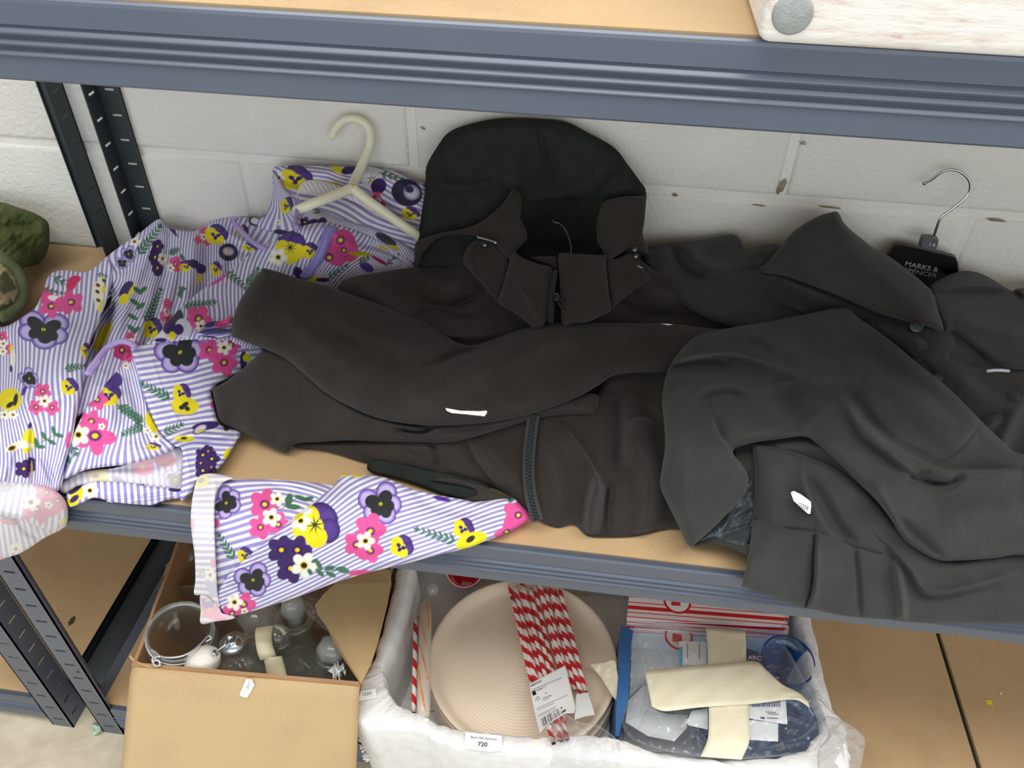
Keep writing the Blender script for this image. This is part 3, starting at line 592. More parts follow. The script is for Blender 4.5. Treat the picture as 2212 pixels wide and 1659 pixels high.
sheet('collar_front', cF(540, 430, 575, 470, 620, 540, 700, 600, 780, 650, 900, 700, 1020, 740, 1160, 780, 1320, 860, 1430, 930, 1440, 1010, 1340, 1010, 1150, 920, 1000, 850, 850, 800, 720, 800, 600, 820, 470, 780, 440, 740, 500, 700, 530, 620, 545, 520), FF, 'floral_cotton', fg, .014, .008, 12, step=st, skirt=.016, seed=4, paint=pd, wrk=.001,
      phase=ruled((0, cF(560, 460)[0], cF(600, 600)[0], cF(700, 800)[0]), (-5, cF(545, 600)[0], cF(520, 700)[0], cF(480, 790)[0]), (5, cF(620, 540)[0], cF(760, 700)[0], cF(800, 790)[0]), (11, cF(780, 660)[0], cF(900, 800)[0]), (22, cF(1050, 750)[0], cF(1150, 900)[0]), (34, cF(1330, 870)[0], cF(1400, 990)[0])),
      folds=[('s', cF(640, 560, 700, 680, 720, 790), .007, 14, 1), ('r', cF(560, 560, 540, 700, 480, 760), .006, 10)])
pa_ = pansy(*cF(650, 900)[0], 42, -25, .85, 1.0, True)+white(*cF(575, 960)[0], 20, 10)+pansy(*cF(770, 920)[0], 20, 0, 1, 1)
pa_ += [(*cF(965, 880)[0], 30, 33, 30, PK, None), (*cF(920, 960)[0], 26, 16, 30, PK, None), (*cF(1010, 920)[0], 22, 24, 0, PK, None)]+[(*cF(960, 855)[0], 12, 12, 0, (86, 36, 110), PK), (*cF(960, 855)[0], 5, 5, 0, YE, None), (*cF(890, 960)[0], 12, 11, 0, (86, 36, 110), PK), (*cF(890, 962)[0], 5, 4.5, 0, YE, None), (*cF(980, 915)[0], 8, 8, 0, (86, 36, 110), PK), (*cF(980, 917)[0], 3.2, 3.2, 0, YE, None)]
pa_ += sprig(*cD(1360, 640)[0], *cD(1570, 820)[0], 6, 15)+sprig(*cD(1580, 800)[0], *cD(1690, 620)[0], 6, 15)+sprig(*cD(930, 1010)[0], *cD(1250, 960)[0], 8, 15)+[(*cD(1290, 730)[0], 22, 5, -33, PK, None)]
pa_ += one(*cD(1085, 1130)[0], 29, PK, -60)+white(*cD(1110, 1205)[0], 13)+[(*cD(820, 1120)[0], 24, 20, -30, (60, 64, 72), None), (*cD(680, 1280)[0], 22, 20, 20, (224, 222, 232), (200, 196, 216)), (*cD(930, 1230)[0], 17, 22, -20, (214, 212, 226), None), (*cD(780, 1220)[0], 14, 15, 0, DP, None), (*cD(880, 1240)[0], 11, 12, 0, DP, None), (*cD(815, 1305)[0], 8, 9, 0, YE, None), (*cD(700, 1350)[0], 14, 5, 0, DP, None)]
pa_ += [(*cF(1080, 940)[0], 24, 5, 5, (206, 186, 20), None), (*cF(1200, 980)[0], 22, 4, 30, (150, 40, 90), None), (*cF(1120, 1020)[0], 17, 9, 30, VR, None)]+sprig(*cF(880, 1090)[0], *cF(1000, 1010)[0], 5, 12)+sprig(*cF(1070, 1000)[0], *cF(1130, 960)[0], 3, 13)+sprig(*cF(1240, 1010)[0], *cF(1330, 930)[0], 3, 11)
pa_ += [(*cF(700, 1060)[0], 16, 10, 60, DP, None), (*cF(800, 1095)[0], 18, 6, -10, YE, None), (*cF(850, 1100)[0], 16, 5, 0, DP, None)]
sheet('front_wrap', [(318, 745), (338, 726), (360, 700), (383, 672), (423, 636), (449, 617), (505, 578), (545, 545), (590, 520), (625, 500), (660, 486), (700, 480), (740, 487), (800, 510), (860, 545), (905, 590), (905, 700), (700, 700), (560, 760), (500, 745), (420, 738)],
      FF, 'floral_cotton', fg, .022, .010, 16, step=st, skirt=.02, seed=5, paint=pa_, wrk=.0012,
      phase=ruled((0, cD(760, 1160)[0], cD(640, 1300)[0]), (8, cD(1080, 880)[0], cD(1070, 1200)[0]), (13, cD(1330, 700)[0], cD(1335, 1150)[0]), (19, cD(1630, 520)[0], cD(1560, 850)[0]), (24, cF(600, 880)[0], cF(520, 1040)[0]), (29, cF(740, 780)[0], cF(640, 1030)[0]), (33, cF(860, 790)[0], cF(740, 1080)[0]), (40, cF(1010, 900)[0], cF(830, 1110)[0]), (46, cF(1150, 960)[0], cF(950, 1130)[0]), (53, cF(1290, 920)[0], cF(1180, 1040)[0])),
      folds=[('s', cD(1060, 880, 1300, 720, 1540, 560, 1700, 450), .006, 14, 1), ('r', cF(900, 800, 1060, 900, 1300, 980), .008, 12), ('r', cF(1000, 960, 1150, 950, 1330, 1010), -.008, 8), ('r', cF(1060, 880, 1200, 900, 1400, 1000), -.008, 10)])
surf_pts_rib = cF(860, 772, 900, 764, 940, 782, 900, 870, 862, 960, 810, 1040, 770, 1095, 706, 1080, 760, 1010, 800, 940, 838, 850)
sheet('ribbon', surf_pts_rib, FF, 'lilac_ribbon', fg, .028, .003, 6, step=2.2, skirt=.005, seed=6, wrk=.0003, folds=[('r', cF(880, 780, 840, 900, 790, 1000, 730, 1080), -.002, 3)])
surf_tube('hood_cord', cF(318, 715, 300, 740, 330, 780, 380, 830, 440, 880, 505, 912), FF, .022, .0034, 'lilac_cord', fg)
surf_tube('hood_cord', cF(672, 600, 690, 660, 680, 730, 690, 780), FF, .026, .0026, 'lilac_cord', fg)
# left sleeve
ps = violet(*cB(430, 790)[0], 49, 8, 1.02, .86)+cluster(*cB(560, 500)[0], 5)+one(*cB(510, 560)[0], 27, PK, 10, 1, .9)+one(*cB(705, 520)[0], 28, PK, 40, 1, .9)+[(*cB(450, 440)[0], 22, 12, 30, PK, None), (*cB(540, 480)[0], 14, 6, 10, WH, None), (*cB(610, 540)[0], 16, 16, 0, PK, None)]
ps += sprig(*cB(520, 260)[0], *cB(690, 360)[0], 3, 16)+[(*cB(735, 300)[0], 16, 9, -20, (214, 56, 112), None), (*cB(710, 360)[0], 12, 8, -40, (214, 56, 112), None)]+sprig(*cB(430, 380)[0], *cB(620, 430)[0], 4, 10)
ps += [(*cB(1000, 400)[0], 8, 34, 0, (232, 226, 190), None), (*cB(975, 470)[0], 10, 34, -10, (232, 226, 200), None)]
for (x, y) in ((1035, 305), (975, 350), (970, 415), (978, 500)): ps.append((*cB(x, y)[0], 5.2, 3.6, 35, (66, 54, 30), None))
ps += [(*cB(1030, 390)[0], 4, 8, 0, YE, None), (*cB(1000, 560)[0], 3, 14, 15, YE, None)]
ps += sprig(*cB(960, 240)[0], *cB(1060, 260)[0], 3, 9)+pansy(*cB(850, 1000)[0], 14, 0, .8, 1.3)+sprig(*cB(635, 1185)[0], *cB(850, 1150)[0], 6, 14)+pansy(*cB(685, 1360)[0], 21, 15, 1.0, 1.0)
ps += violet(*cB(290, 1280)[0], 21, -40, .8, 1.2)+[(*cB(240, 1400)[0], 4, 12, 20, VR, None)]+cluster(*cB(440, 1500)[0], 34, 0, PK, 1, .98)+cluster(*cB(30, 930)[0], 24, 0, PK)+white(*cB(30, 1010)[0], 9)
ps += [(*cB(100, 1490)[0], 25, 25, 0, YE, None), (*cB(100, 1540)[0], 10, 5, -35, BK, None), (*cB(155, 1490)[0], 5, 14, 10, BK, None)]+white(*cB(45, 1640)[0], 11)+white(*cB(130, 1640)[0], 11)
ps += [(*cB(110, 980)[0], 3, 10, 0, YE, None), (*cB(130, 1080)[0], 5, 22, 0, (226, 222, 200), None), (*cB(110, 1180)[0], 3, 8, 0, DP, None)]
ps += [(*cC(440, 450)[0], 24, 1, -28, GR, None)]
for (x, y, a) in ((350, 470, 70), (390, 515, 5), (425, 410, 60), (500, 470, 28), (520, 360, 75), (570, 405, 15)): ps.append((*cC(x, y)[0], 11, 4.6, a, GR, None))
ps += [(*cC(270, 460)[0], 13, 27, 10, YE, None), (*cC(290, 310)[0], 4, 7, 10, DP, None), (*cC(150, 510)[0], 25, 8, -25, (236, 230, 214), None), (*cC(230, 500)[0], 17, 7, 0, (236, 230, 214), None), (*cC(115, 530)[0], 10, 6, -25, (60, 50, 24), (210, 190, 60))]+one(*cC(230, 730)[0], 20, DP, 0, 1, 1)+one(*cC(300, 690)[0], 15, DP, 0, .6, 1.4)+[(*cC(305, 740)[0], 2.4, 20, 0, (210, 180, 120), None), (*cC(660, 450)[0], 5, 19, 8, PK, None)]
sheet('left_sleeve', [(-40, 735), (8, 706), (40, 690), (76, 664), (88, 640), (104, 598), (122, 586), (150, 584), (184, 588), (208, 576), (232, 562), (243, 590), (236, 632), (216, 690), (194, 745), (184, 800), (176, 850), (164, 905), (156, 950), (142, 1000), (126, 1060), (60, 1060), (-40, 1055)],
      FF, 'floral_cotton', fg, .020, .012, 20, step=st, skirt=.03, seed=7, paint=ps, wrk=.0012, wsc=50,
      phase=ruled((0, cB(810, 240)[0], cB(700, 900)[0], cB(690, 1500)[0], cC(640, 400)[0], cC(520, 860)[0]), (-4.3, cB(560, 700)[0], cB(470, 1000)[0], cB(440, 1500)[0], cC(420, 860)[0]), (-8, cB(290, 900)[0], cB(230, 1500)[0], cC(330, 860)[0]), (-13, cB(110, 800)[0], cB(110, 1300)[0], cC(180, 700)[0]), (-17, cB(0, 900)[0], cB(0, 1500)[0], cC(0, 860)[0]), (3, cB(960, 200)[0], cB(900, 700)[0], cB(800, 1200)[0])),
      folds=[('s', cB(75, 780, 110, 1000, 180, 1350, 240, 1659), .010, 16, -1), ('s', cB(850, 240, 790, 330, 660, 440, 400, 400), -.009, 14, 1), ('r', cB(640, 640, 600, 1000, 570, 1500), .006, 30), ('r', cC(320, 300, 310, 600, 320, 860), -.006, 7), ('r', cC(130, 500, 60, 700, 20, 860), .006, 12), ('r', cC(400, 600, 520, 870), -.005, 6)])
# cuff turned inside out, hanging over the front beam
CF = Field([(-30, 1035, 'y', -.478), (60, 1042, 'y', -.474), (130, 1062, 'y', -.468), (146, 1110, 'y', -.465), (60, 1130, 'y', -.492), (-30, 1110, 'y', -.500), (-30, 1230, 'y', -.488), (60, 1190, 'y', -.480), (110, 1160, 'y', -.470)])
pu = one(*cC(450, 960)[0], 23, PK, 0, 1.2, 1)+one(*cC(570, 1040)[0], 24, PK, 40, 1, 1)+one(*cC(360, 1130)[0], 30, PK, 0, 1.2, .8)+[(*cC(420, 1080)[0], 44, 28, 0, PK, None)]+one(*cC(450, 960)[0], 20, PK)+one(*cC(560, 1040)[0], 20, PK)+one(*cC(360, 1120)[0], 24, PK)+white(*cC(300, 1050)[0], 20)+white(*cC(470, 1080)[0], 9)+[(*cC(615, 1240)[0], 10, 8, -20, YE, None), (*cC(30, 920)[0], 24, 9, -10, (120, 124, 150), None)]
sheet('turned_cuff', [(-40, 1041), (20, 1041), (62, 1044), (96, 1050), (126, 1064), (143, 1086), (147, 1112), (142, 1134), (116, 1146), (80, 1136), (40, 1122), (-40, 1090)], CF, 'floral_reverse', fg, .0, .01, 14, step=st, skirt=.012, seed=8, paint=pu, limit=False,
      phase=ruled((0, (0, 1044), (-10, 1100)), (4, (60, 1046), (46, 1120)), (8, (105, 1056), (96, 1136)), (11, (140, 1080), (138, 1130))))
pu2 = [(*cC(90, 1240)[0], 20, 8, 10, (196, 60, 100), None), (*cC(80, 1170)[0], 20, 13, 30, (84, 88, 120), None), (*cC(10, 1620)[0], 14, 9, 0, PK, None)]+white(*cC(155, 1505)[0], 14)
sheet('cuff_lining', [(-40, 1085), (10, 1098), (40, 1120), (90, 1128), (143, 1130), (132, 1144), (96, 1162), (60, 1186), (20, 1203), (-40, 1222)], CF, 'floral_reverse', fg, -.012, .008, 10, step=st, skirt=.012, seed=9, paint=pu2, limit=False, phase=ruled((0, (0, 1110), (14, 1205)), (4, (50, 1130), (62, 1180)), (8, (100, 1132), (110, 1156))), folds=[('r', [(40, 1125), (60, 1150), (90, 1160)], -.006, 8)])
# lower front : hem lining, hem band, left flap, right flap
pe = [(*cE(370, 1200)[0], 22, 20, 0, (236, 110, 160), None), (*cE(365, 1200)[0], 6, 6, 0, YE, None), (*cE(560, 1130)[0], 26, 15, 10, (206, 84, 120), None), (*cE(540, 1150)[0], 9, 4, 0, (180, 140, 90), None), (*cC(950, 790)[0], 24, 16, 20, (226, 200, 60), None), (*cC(930, 800)[0], 8, 5, 0, (90, 90, 100), None), (*cC(1140, 830)[0], 16, 6, 20, (110, 100, 140), None)]+violet(*cE(660, 1310)[0], 24)
sheet('inner_lining', cC(560, 900, 640, 830, 760, 770, 900, 740, 1100, 720, 1345, 650, 1400, 640)+cE(650, 1020, 720, 1035, 735, 1200, 730, 1400, 590, 1395, 300, 1370, 0, 1340)+cC(900, 880, 760, 900, 660, 960, 600, 960), FF, 'floral_reverse', fg, -.004, .004, 10, step=st, skirt=.008, seed=10, paint=pe, phase=ph(84, 14), folds=[('r', cE(100, 1200, 400, 1200, 700, 1100), -.006, 12)])
ph_ = [(*cC(740, 960)[0], 16, 17, -30, YE, None), (*cC(700, 1050)[0], 14, 9, 0, YE, None), (*cC(730, 920)[0], 19, 7, -38, DP, None), (*cC(720, 1020)[0], 12, 6, -40, DP, None), (*cE(660, 1400)[0], 16, 5, 0, DP, None), (*cE(560, 1520)[0], 30, 5, -15, (60, 50, 90), None)]+white(*cC(870, 940)[0], 18)
sheet('hem_band', cC(640, 985, 670, 955, 760, 915, 850, 868, 960, 850, 1345, 870, 1400, 875)+cE(300, 1355, 590, 1385, 715, 1398, 720, 1440, 700, 1480, 600, 1490, 500, 1535, 420, 1540, 200, 1525, 0, 1500)+cC(1100, 1060, 920, 1010, 800, 1055, 680, 1098), FF, 'floral_cotton', fg, .004, .005, 8, step=st, skirt=.008, seed=11, paint=ph_, phase=ph(86, 14.2), folds=[('r', cC(930, 1005, 1345, 1000)+cE(300, 1490, 640, 1450), .004, 5), ('r', cC(1000, 990, 1345, 985)+cE(300, 1470, 620, 1430), -.003, 4)])
pf = pansy(*cB(1080, 1440)[0], 28, 0, 1, 1.05)+one(*cB(970, 1490)[0], 22, PK)+[(*cB(1150, 1290)[0], 15, 17, -30, (84, 60, 134), None), (*cB(1060, 1270)[0], 13, 16, 20, DP, None)]
pf += cluster(*cC(900, 380)[0], 6)+one(*cC(885, 270)[0], 26, PK, 0, 1, .9)+one(*cC(920, 410)[0], 44, PK, 10, 1, .85)+white(*cC(985, 320)[0], 8)+white(*cC(760, 400)[0], 24, 40)+sprig(*cC(690, 500)[0], *cC(740, 590)[0], 2, 17)+[(*cC(660, 630)[0], 12, 5, 75, GR, None)]
pf += sprig(*cC(1155, 110)[0], *cC(1345, 250)[0], 6, 17)+sprig(*cE(380, 800)[0], *cE(160, 660)[0], 7, 16)+sprig(*cE(380, 820)[0], *cE(190, 905)[0], 6, 16)+[(*cE(450, 800)[0], 13, 24, -20, YE, None), (*cE(410, 860)[0], 4.6, 5, 0, BK, None)]+white(*cE(485, 925)[0], 12)+white(*cE(410, 870)[0], 8)+pansy(*cE(460, 1015)[0], 16, 0, 1.1, .6)+one(*cE(230, 190)[0], 17, (212, 66, 130))+white(*cE(215, 290)[0], 8)+one(*cE(190, 150)[0], 20, (188, 50, 100))
sheet('left_flap', cC(600, 835, 640, 700, 680, 480, 740, 330, 860, 100)+cB(960, 1480, 1060, 1320, 1190, 1170, 1290, 1010)+[(283, 752), (300, 765)]+cE(400, 620, 520, 880, 660, 1015, 470, 1110, 250, 1170, 0, 1200)+cC(860, 735, 780, 760), FF, 'floral_cotton', fg, .014, .008, 12, step=st, skirt=.014, seed=12, paint=pf, wrk=.0012,
      phase=ruled((0, cE(-120, 700)[0], cC(620, 760)[0]), (3.6, cE(0, 560)[0], cC(860, 700)[0]), (8.2, cE(120, 300)[0], cE(170, 700)[0], cE(80, 1130)[0]), (12, cE(220, 300)[0], cE(300, 700)[0], cE(330, 1110)[0]), (16, cE(300, 250)[0], cE(400, 700)[0], cE(520, 1050)[0]), (18, cE(480, 850)[0], cE(620, 1000)[0])),
      folds=[('s', cC(1345, 520)+cE(250, 1020, 470, 1020, 640, 1000), .003, 6, 1), ('r', cE(0, 300, 60, 600, 40, 900), .007, 24), ('r', cE(250, 400, 330, 700, 440, 950), -.005, 10), ('r', cE(330, 700, 450, 900, 600, 980), .004, 7)])
pg = violet(*cE(700, 170)[0], 46, -28, 1, 1.05)+violet(*cE(850, 200)[0], 2)+one(*cE(965, 150)[0], 25, PK)+one(*cE(1155, 100)[0], 24, PK)+one(*cE(1095, 265)[0], 29, PK)+[(*cE(1060, 200)[0], 26, 20, 0, PK, None)]+one(*cE(1095, 262)[0], 27, PK)+white(*cE(1095, 128)[0], 16)
pg += pansy(*cE(710, 530)[0], 22, 30, 1.0, 1.0)+[(*cE(745, 650)[0], 30, 19, 5, YE, None), (*cE(700, 680)[0], 14, 10, 0, YE, None), (*cE(745, 640)[0], 9, 5, -35, BK, None), (*cE(765, 675)[0], 6, 5, 20, BK, None), (*cE(715, 665)[0], 6, 5, 10, BK, None)]
pg += sprig(*cE(620, 590)[0], *cE(360, 450)[0], 7, 17)+sprig(*cE(545, 900)[0], *cE(715, 815)[0], 5, 15)+[(*cE(930, 830)[0], 30, 9, -8, DP, None), (*cE(880, 860)[0], 18, 9, -30, (210, 206, 222), DP), (*cE(885, 870)[0], 6, 3, 0, YE, None), (*cE(740, 945)[0], 22, 7, 0, YE, None), (*cE(735, 940)[0], 7, 3, 0, BK, None), (*cE(1115, 855)[0], 6, 5, 0, BK, None)]
pg += cluster(*cE(945, 1130)[0], 26, 15, DP, .9, 1.1)+one(*cE(905, 1090)[0], 17, DP)+one(*cE(985, 1125)[0], 18, DP)+one(*cE(905, 1230)[0], 18, DP)+[(*cE(1130, 1080)[0], 9, 11, 20, YE, None), (*cE(1000, 640)[0], 7, 8, 0, PK, None), (*cE(1270, 250)[0], 8, 22, 0, DP, None), (*cE(1300, 220)[0], 9, 9, 0, YE, None)]
sheet('right_flap', cE(258, 128, 340, 108, 520, 72, 700, 50, 900, 0, 1240, -60, 1460, 100, 1400, 260, 1250, 345, 1000, 490, 1000, 620, 1060, 820, 1240, 882, 1200, 980, 1120, 1120, 1040, 1215, 950, 1265, 850, 1345, 815, 1420, 715, 1500, 705, 1440, 722, 1250, 715, 1040, 655, 1010, 520, 885, 400, 625, 320, 330), FF, 'floral_cotton', fg, .020, .007, 10, step=st, skirt=.014, seed=13, paint=pg, wrk=.0008,
      phase=ruled((0, cE(300, 150)[0], cE(620, 100)[0], cE(900, 60)[0]), (9.2, cE(400, 630)[0], cE(700, 570)[0], cE(1000, 510)[0]), (12.5, cE(480, 790)[0], cE(800, 740)[0], cE(1050, 700)[0]), (4.5, cE(350, 390)[0], cE(700, 340)[0], cE(1100, 240)[0]), (16, cE(600, 950)[0], cE(800, 880)[0], cE(1200, 900)[0]), (20, cE(730, 1090)[0], cE(1000, 1080)[0], cE(1140, 1080)[0]), (24.5, cE(720, 1330)[0], cE(850, 1290)[0])),
      folds=[('s', cE(440, 130, 560, 500, 740, 850), .0016, 5, 1), ('r', cE(600, 960, 760, 910, 1000, 930, 1200, 900), .007, 10), ('r', cE(640, 1010, 800, 1000, 1000, 970, 1180, 960), -.006, 8), ('s', cE(715, 1060, 760, 1250, 730, 1480), .004, 10, -1)])
sheet('tie_knot', cD(1040, 1280, 1090, 1250, 1150, 1190, 1220, 1160, 1330, 1150, 1430, 1100, 1440, 1260, 1400, 1320, 1300, 1340, 1200, 1320, 1100, 1310), FF, 'floral_cotton', fg, .032, .010, 12, step=st, skirt=.02, seed=14, phase=ph(-12, 7), paint=[(*cD(1200, 1180)[0], 22, 7, -12, (60, 48, 110), None), (*cD(1330, 1180)[0], 18, 7, -10, PK, None), (*cD(1250, 1260)[0], 34, 7, -3, (84, 80, 140), None), (*cD(1210, 1330)[0], 18, 5, 10, (60, 50, 90), None), (*cD(1390, 1140)[0], 8, 8, 0, (238, 90, 140), None)],
      folds=[('r', cD(1060, 1280, 1250, 1210, 1430, 1190), -.005, 5), ('r', cD(1080, 1290, 1250, 1270, 1430, 1260), .004, 5), ('r', cD(1150, 1210, 1300, 1170, 1430, 1150), .004, 4)])
surf_tube('drawstring', cB(870, 1240, 910, 1170, 980, 1080, 1050, 990, 1120, 940, 1190, 912, 1260, 915, 1310, 935, 1345, 960), FF, .032, .0032, 'lilac_cord', fg)
surf_tube('drawstring', cB(890, 1245, 930, 1180, 990, 1100), FF, .030, .0028, 'lilac_cord', fg)
# lower right sleeve hanging over the beam
SF = Field([(415, 1030, 'z', -.128), (500, 1036, 'z', -.136), (720, 1045, 'z', -.132), (1000, 1082, 'z', -.132), (1140, 1118, 'z', -.142), (415, 1120, 'y', -.468), (420, 1260, 'y', -.482), (450, 1340, 'y', -.476), (600, 1120, 'y', -.462), (600, 1310, 'y', -.478), (780, 1120, 'y', -.456), (860, 1235, 'y', -.466), (1000, 1190, 'y', -.460), (700, 1290, 'y', -.474), (1080, 1160, 'z', -.143)])
p1 = violet(*cS(300, 240)[0], 32, -60, 1, 1)+cluster(*cS(550, 300)[0], 4)+one(*cS(530, 245)[0], 33, PK)+one(*cS(505, 385)[0], 26, PK)+one(*cS(610, 365)[0], 26, PK)+[(*cS(560, 340)[0], 26, 24, 0, PK, None)]+one(*cS(530, 248)[0], 32, PK)+one(*cS(505, 385)[0], 23, PK)+one(*cS(612, 368)[0], 23, PK)+white(*cS(570, 325)[0], 20)+white(*cS(605, 215)[0], 16)
p1 += [(*cS(675, 220)[0], 14, 8, -75, GR, None), (*cS(700, 262)[0], 17, 6, 5, GR, None), (*cS(745, 210)[0], 14, 5, 20, GR, None), (*cS(790, 215)[0], 12, 5, -15, GR, None), (*cS(680, 240)[0], 26, 1.2, -35, GR, None)]+sprig(*cS(350, 580)[0], *cS(255, 430)[0], 6, 17)+pansy(*cS(410, 550)[0], 19, 0)+[(*cS(240, 360)[0], 8, 9, 0, PK, None)]
sheet('right_sleeve_under', cS(240, 100, 340, 98, 560, 98, 740, 108, 930, 132, 960, 150, 880, 250, 700, 360, 520, 520, 360, 680, 270, 820, 245, 700, 232, 400, 232, 250), SF, 'floral_cotton', fg, 0, .005, 10, step=st, skirt=.008, seed=15, paint=p1,
      phase=ruled((0, cS(240, 110)[0], cS(600, 105)[0], cS(930, 180)[0]), (5, cS(240, 330)[0], cS(700, 250)[0], cS(830, 290)[0]), (10.5, cS(240, 560)[0], cS(480, 500)[0]), (2.4, cS(240, 220)[0], cS(600, 160)[0], cS(860, 220)[0]), (13, cS(250, 680)[0], cS(350, 650)[0])),
      folds=[('r', cS(560, 115, 720, 160, 860, 250), -.004, 8), ('r', cS(600, 110, 780, 140, 920, 190), .004, 8)])
p2 = violet(*cS(1222, 245)[0], 43, -20, .92, 1.08)+pansy(*cS(830, 370)[0], 56, 35, 1.0, 1.0, True)+white(*cS(745, 345)[0], 22)+[(*cS(780, 285)[0], 12, 8, 0, WH, None), (*cS(735, 320)[0], 12, 6, -30, YE, None)]
p2 += one(*cS(630, 520)[0], 31, DP)+one(*cS(725, 520)[0], 31, DP)+one(*cS(685, 630)[0], 32, DP)+[(*cS(670, 570)[0], 20, 16, 0, DP, None)]+white(*cS(765, 612)[0], 28, 10)+[(*cS(830, 585)[0], 8, 4, -20, GR, None), (*cS(800, 650)[0], 7, 5, 60, GR, None)]
p2 += [(*cS(940, 640)[0], 34, 1.2, 4, GR, None)]+[(*cS(x, y)[0], 12, 5.2, a, GR, None) for x, y, a in ((855, 610, 60), (860, 655, 45), (920, 628, -10), (925, 665, 25), (985, 632, -5), (1005, 645, 0))]
p2 += violet(*cS(460, 700)[0], 36, -20, .95, 1.05)+one(*cS(1160, 395)[0], 34, PK)+one(*cS(1080, 480)[0], 28, PK)+one(*cS(1160, 520)[0], 28, PK)+[(*cS(1130, 460)[0], 24, 22, 0, PK, None)]+one(*cS(1162, 408)[0], 30, PK)+one(*cS(1078, 488)[0], 26, PK)+one(*cS(1162, 524)[0], 26, PK)+white(*cS(1132, 466)[0], 20)
p2 += pansy(*cS(1345, 498)[0], 28, 30)+sprig(*cS(1680, 470)[0], *cS(1435, 395)[0], 7, 18)+pansy(*cS(1715, 390)[0], 25, 25)+[(*cS(1770, 455)[0], 33, 15, -15, YE, None), (*cS(1710, 490)[0], 14, 10, 0, YE, None), (*cS(1760, 455)[0], 11, 6, -35, BK, None)]
p2 += one(*cS(2045, 310)[0], 34, PK, 0, 1, 1)+[(*cS(2010, 360)[0], 26, 14, -40, PK, None), (*cS(1960, 410)[0], 24, 9, -22, PK, None), (*cS(1975, 410)[0], 8, 5, -20, (86, 36, 110), None), (*cS(1975, 412)[0], 4, 3, 0, YE, None)]+one(*cS(2045, 312)[0], 26, PK)
p2 += one(*cS(405, 845)[0], 26, PK)+one(*cS(335, 900)[0], 22, PK)+white(*cS(350, 832)[0], 18)+white(*cS(410, 886)[0], 8)+[(*cS(1590, 215)[0], 20, 5, 12, VR, None), (*cS(1095, 655)[0], 24, 6, -4, PK, None), (*cS(1080, 75)[0], 13, 4, 8, YE, None), (*cS(1010, 72)[0], 7, 3.5, 0, YE, None), (*cS(2000, 222)[0], 7, 5, -30, GR, None)]
sheet('right_sleeve', cS(985, 82, 1010, 68, 1110, 74, 1230, 82, 1330, 120, 1410, 155, 1560, 190, 1700, 215, 1800, 232, 1990, 205, 2050, 240, 2115, 320, 2060, 372, 1960, 425, 1860, 462, 1760, 502, 1560, 552, 1350, 607, 1160, 652, 960, 712, 750, 792, 500, 872, 350, 912, 285, 890, 250, 790, 300, 685, 420, 570, 560, 455, 700, 325, 830, 225, 935, 145), SF, 'floral_cotton', fg, .012, .008, 14, step=st, skirt=.014, seed=16, paint=p2, wrk=.0008,
      phase=ruled(*[(i, cS(*a)[0], cS(*b)[0]) for i, a, b in ((0, (1000, 80), (830, 235)), (4, (1250, 100), (760, 400)), (9.2, (1500, 190), (560, 640)), (14.5, (1780, 240), (380, 840)), (17.5, (1960, 260), (620, 810)), (20, (2060, 320), (1000, 690)), (22.3, (2040, 380), (1350, 600)))]),
      folds=[('s', cS(950, 150, 700, 335, 480, 530, 290, 720), .006, 16, -1), ('r', cS(1150, 90, 1000, 200, 800, 360), .004, 20), ('r', cS(1410, 160, 1560, 260, 1860, 300), -.003, 14), ('r', cS(1000, 670, 1200, 600, 1500, 540), .004, 10), ('r', cS(400, 800, 330, 740, 300, 720), -.004, 8)])
p3 = [(*cS(155, 110)[0], 16, 12, -30, YE, None), (*cS(150, 105)[0], 8, 5, -30, (120, 120, 120), None), (*cS(100, 365)[0], 5, 14, 0, PK, None), (*cS(225, 600)[0], 7, 10, 0, PK, None), (*cS(230, 720)[0], 8, 14, 0, (230, 220, 80), None), (*cS(215, 740)[0], 12, 22, -20, (160, 160, 206), None)]+sprig(*cS(120, 650)[0], *cS(230, 660)[0], 4, 14, .3, (150, 176, 160))+sprig(*cS(200, 500)[0], *cS(215, 400)[0], 2, 12, .3, (150, 176, 160))+white(*cS(205, 670)[0], 14)
sheet('cuff_facing', cS(130, 92, 180, 64, 260, 68, 345, 88, 300, 108, 268, 135, 236, 220, 232, 400, 240, 600, 248, 760, 262, 860, 205, 805, 150, 790, 108, 782, 116, 700, 112, 560, 96, 440, 88, 330, 100, 200), SF, 'floral_reverse', fg, .012, .004, 6, step=st, skirt=.006, seed=17, paint=p3, wrk=.0006,
      phase=ruled((0, cS(120, 120)[0], cS(240, 110)[0]), (6, cS(95, 330)[0], cS(235, 335)[0]), (12, cS(112, 560)[0], cS(240, 560)[0]), (17.5, cS(115, 760)[0], cS(250, 770)[0])), folds=[('r', cS(236, 130, 232, 300, 240, 600, 255, 830), .003, 5)])
sheet('cuff_corner', cS(146, 788, 205, 806, 258, 860, 280, 898, 345, 912, 338, 932, 240, 946, 150, 960, 148, 880), SF, 'floral_reverse', fg, .008, .004, 6, step=st, skirt=.008, seed=18, paint=[(*cS(220, 890)[0], 34, 16, 20, (244, 130, 190), None), (*cS(190, 840)[0], 14, 12, 10, (140, 90, 190), None), (*cS(200, 875)[0], 5, 4, 0, YE, None), (*cS(190, 820)[0], 5, 3, 0, YE, None), (*cS(152, 900)[0], 3, 14, 0, YE, None)], phase=ph(0, 17))
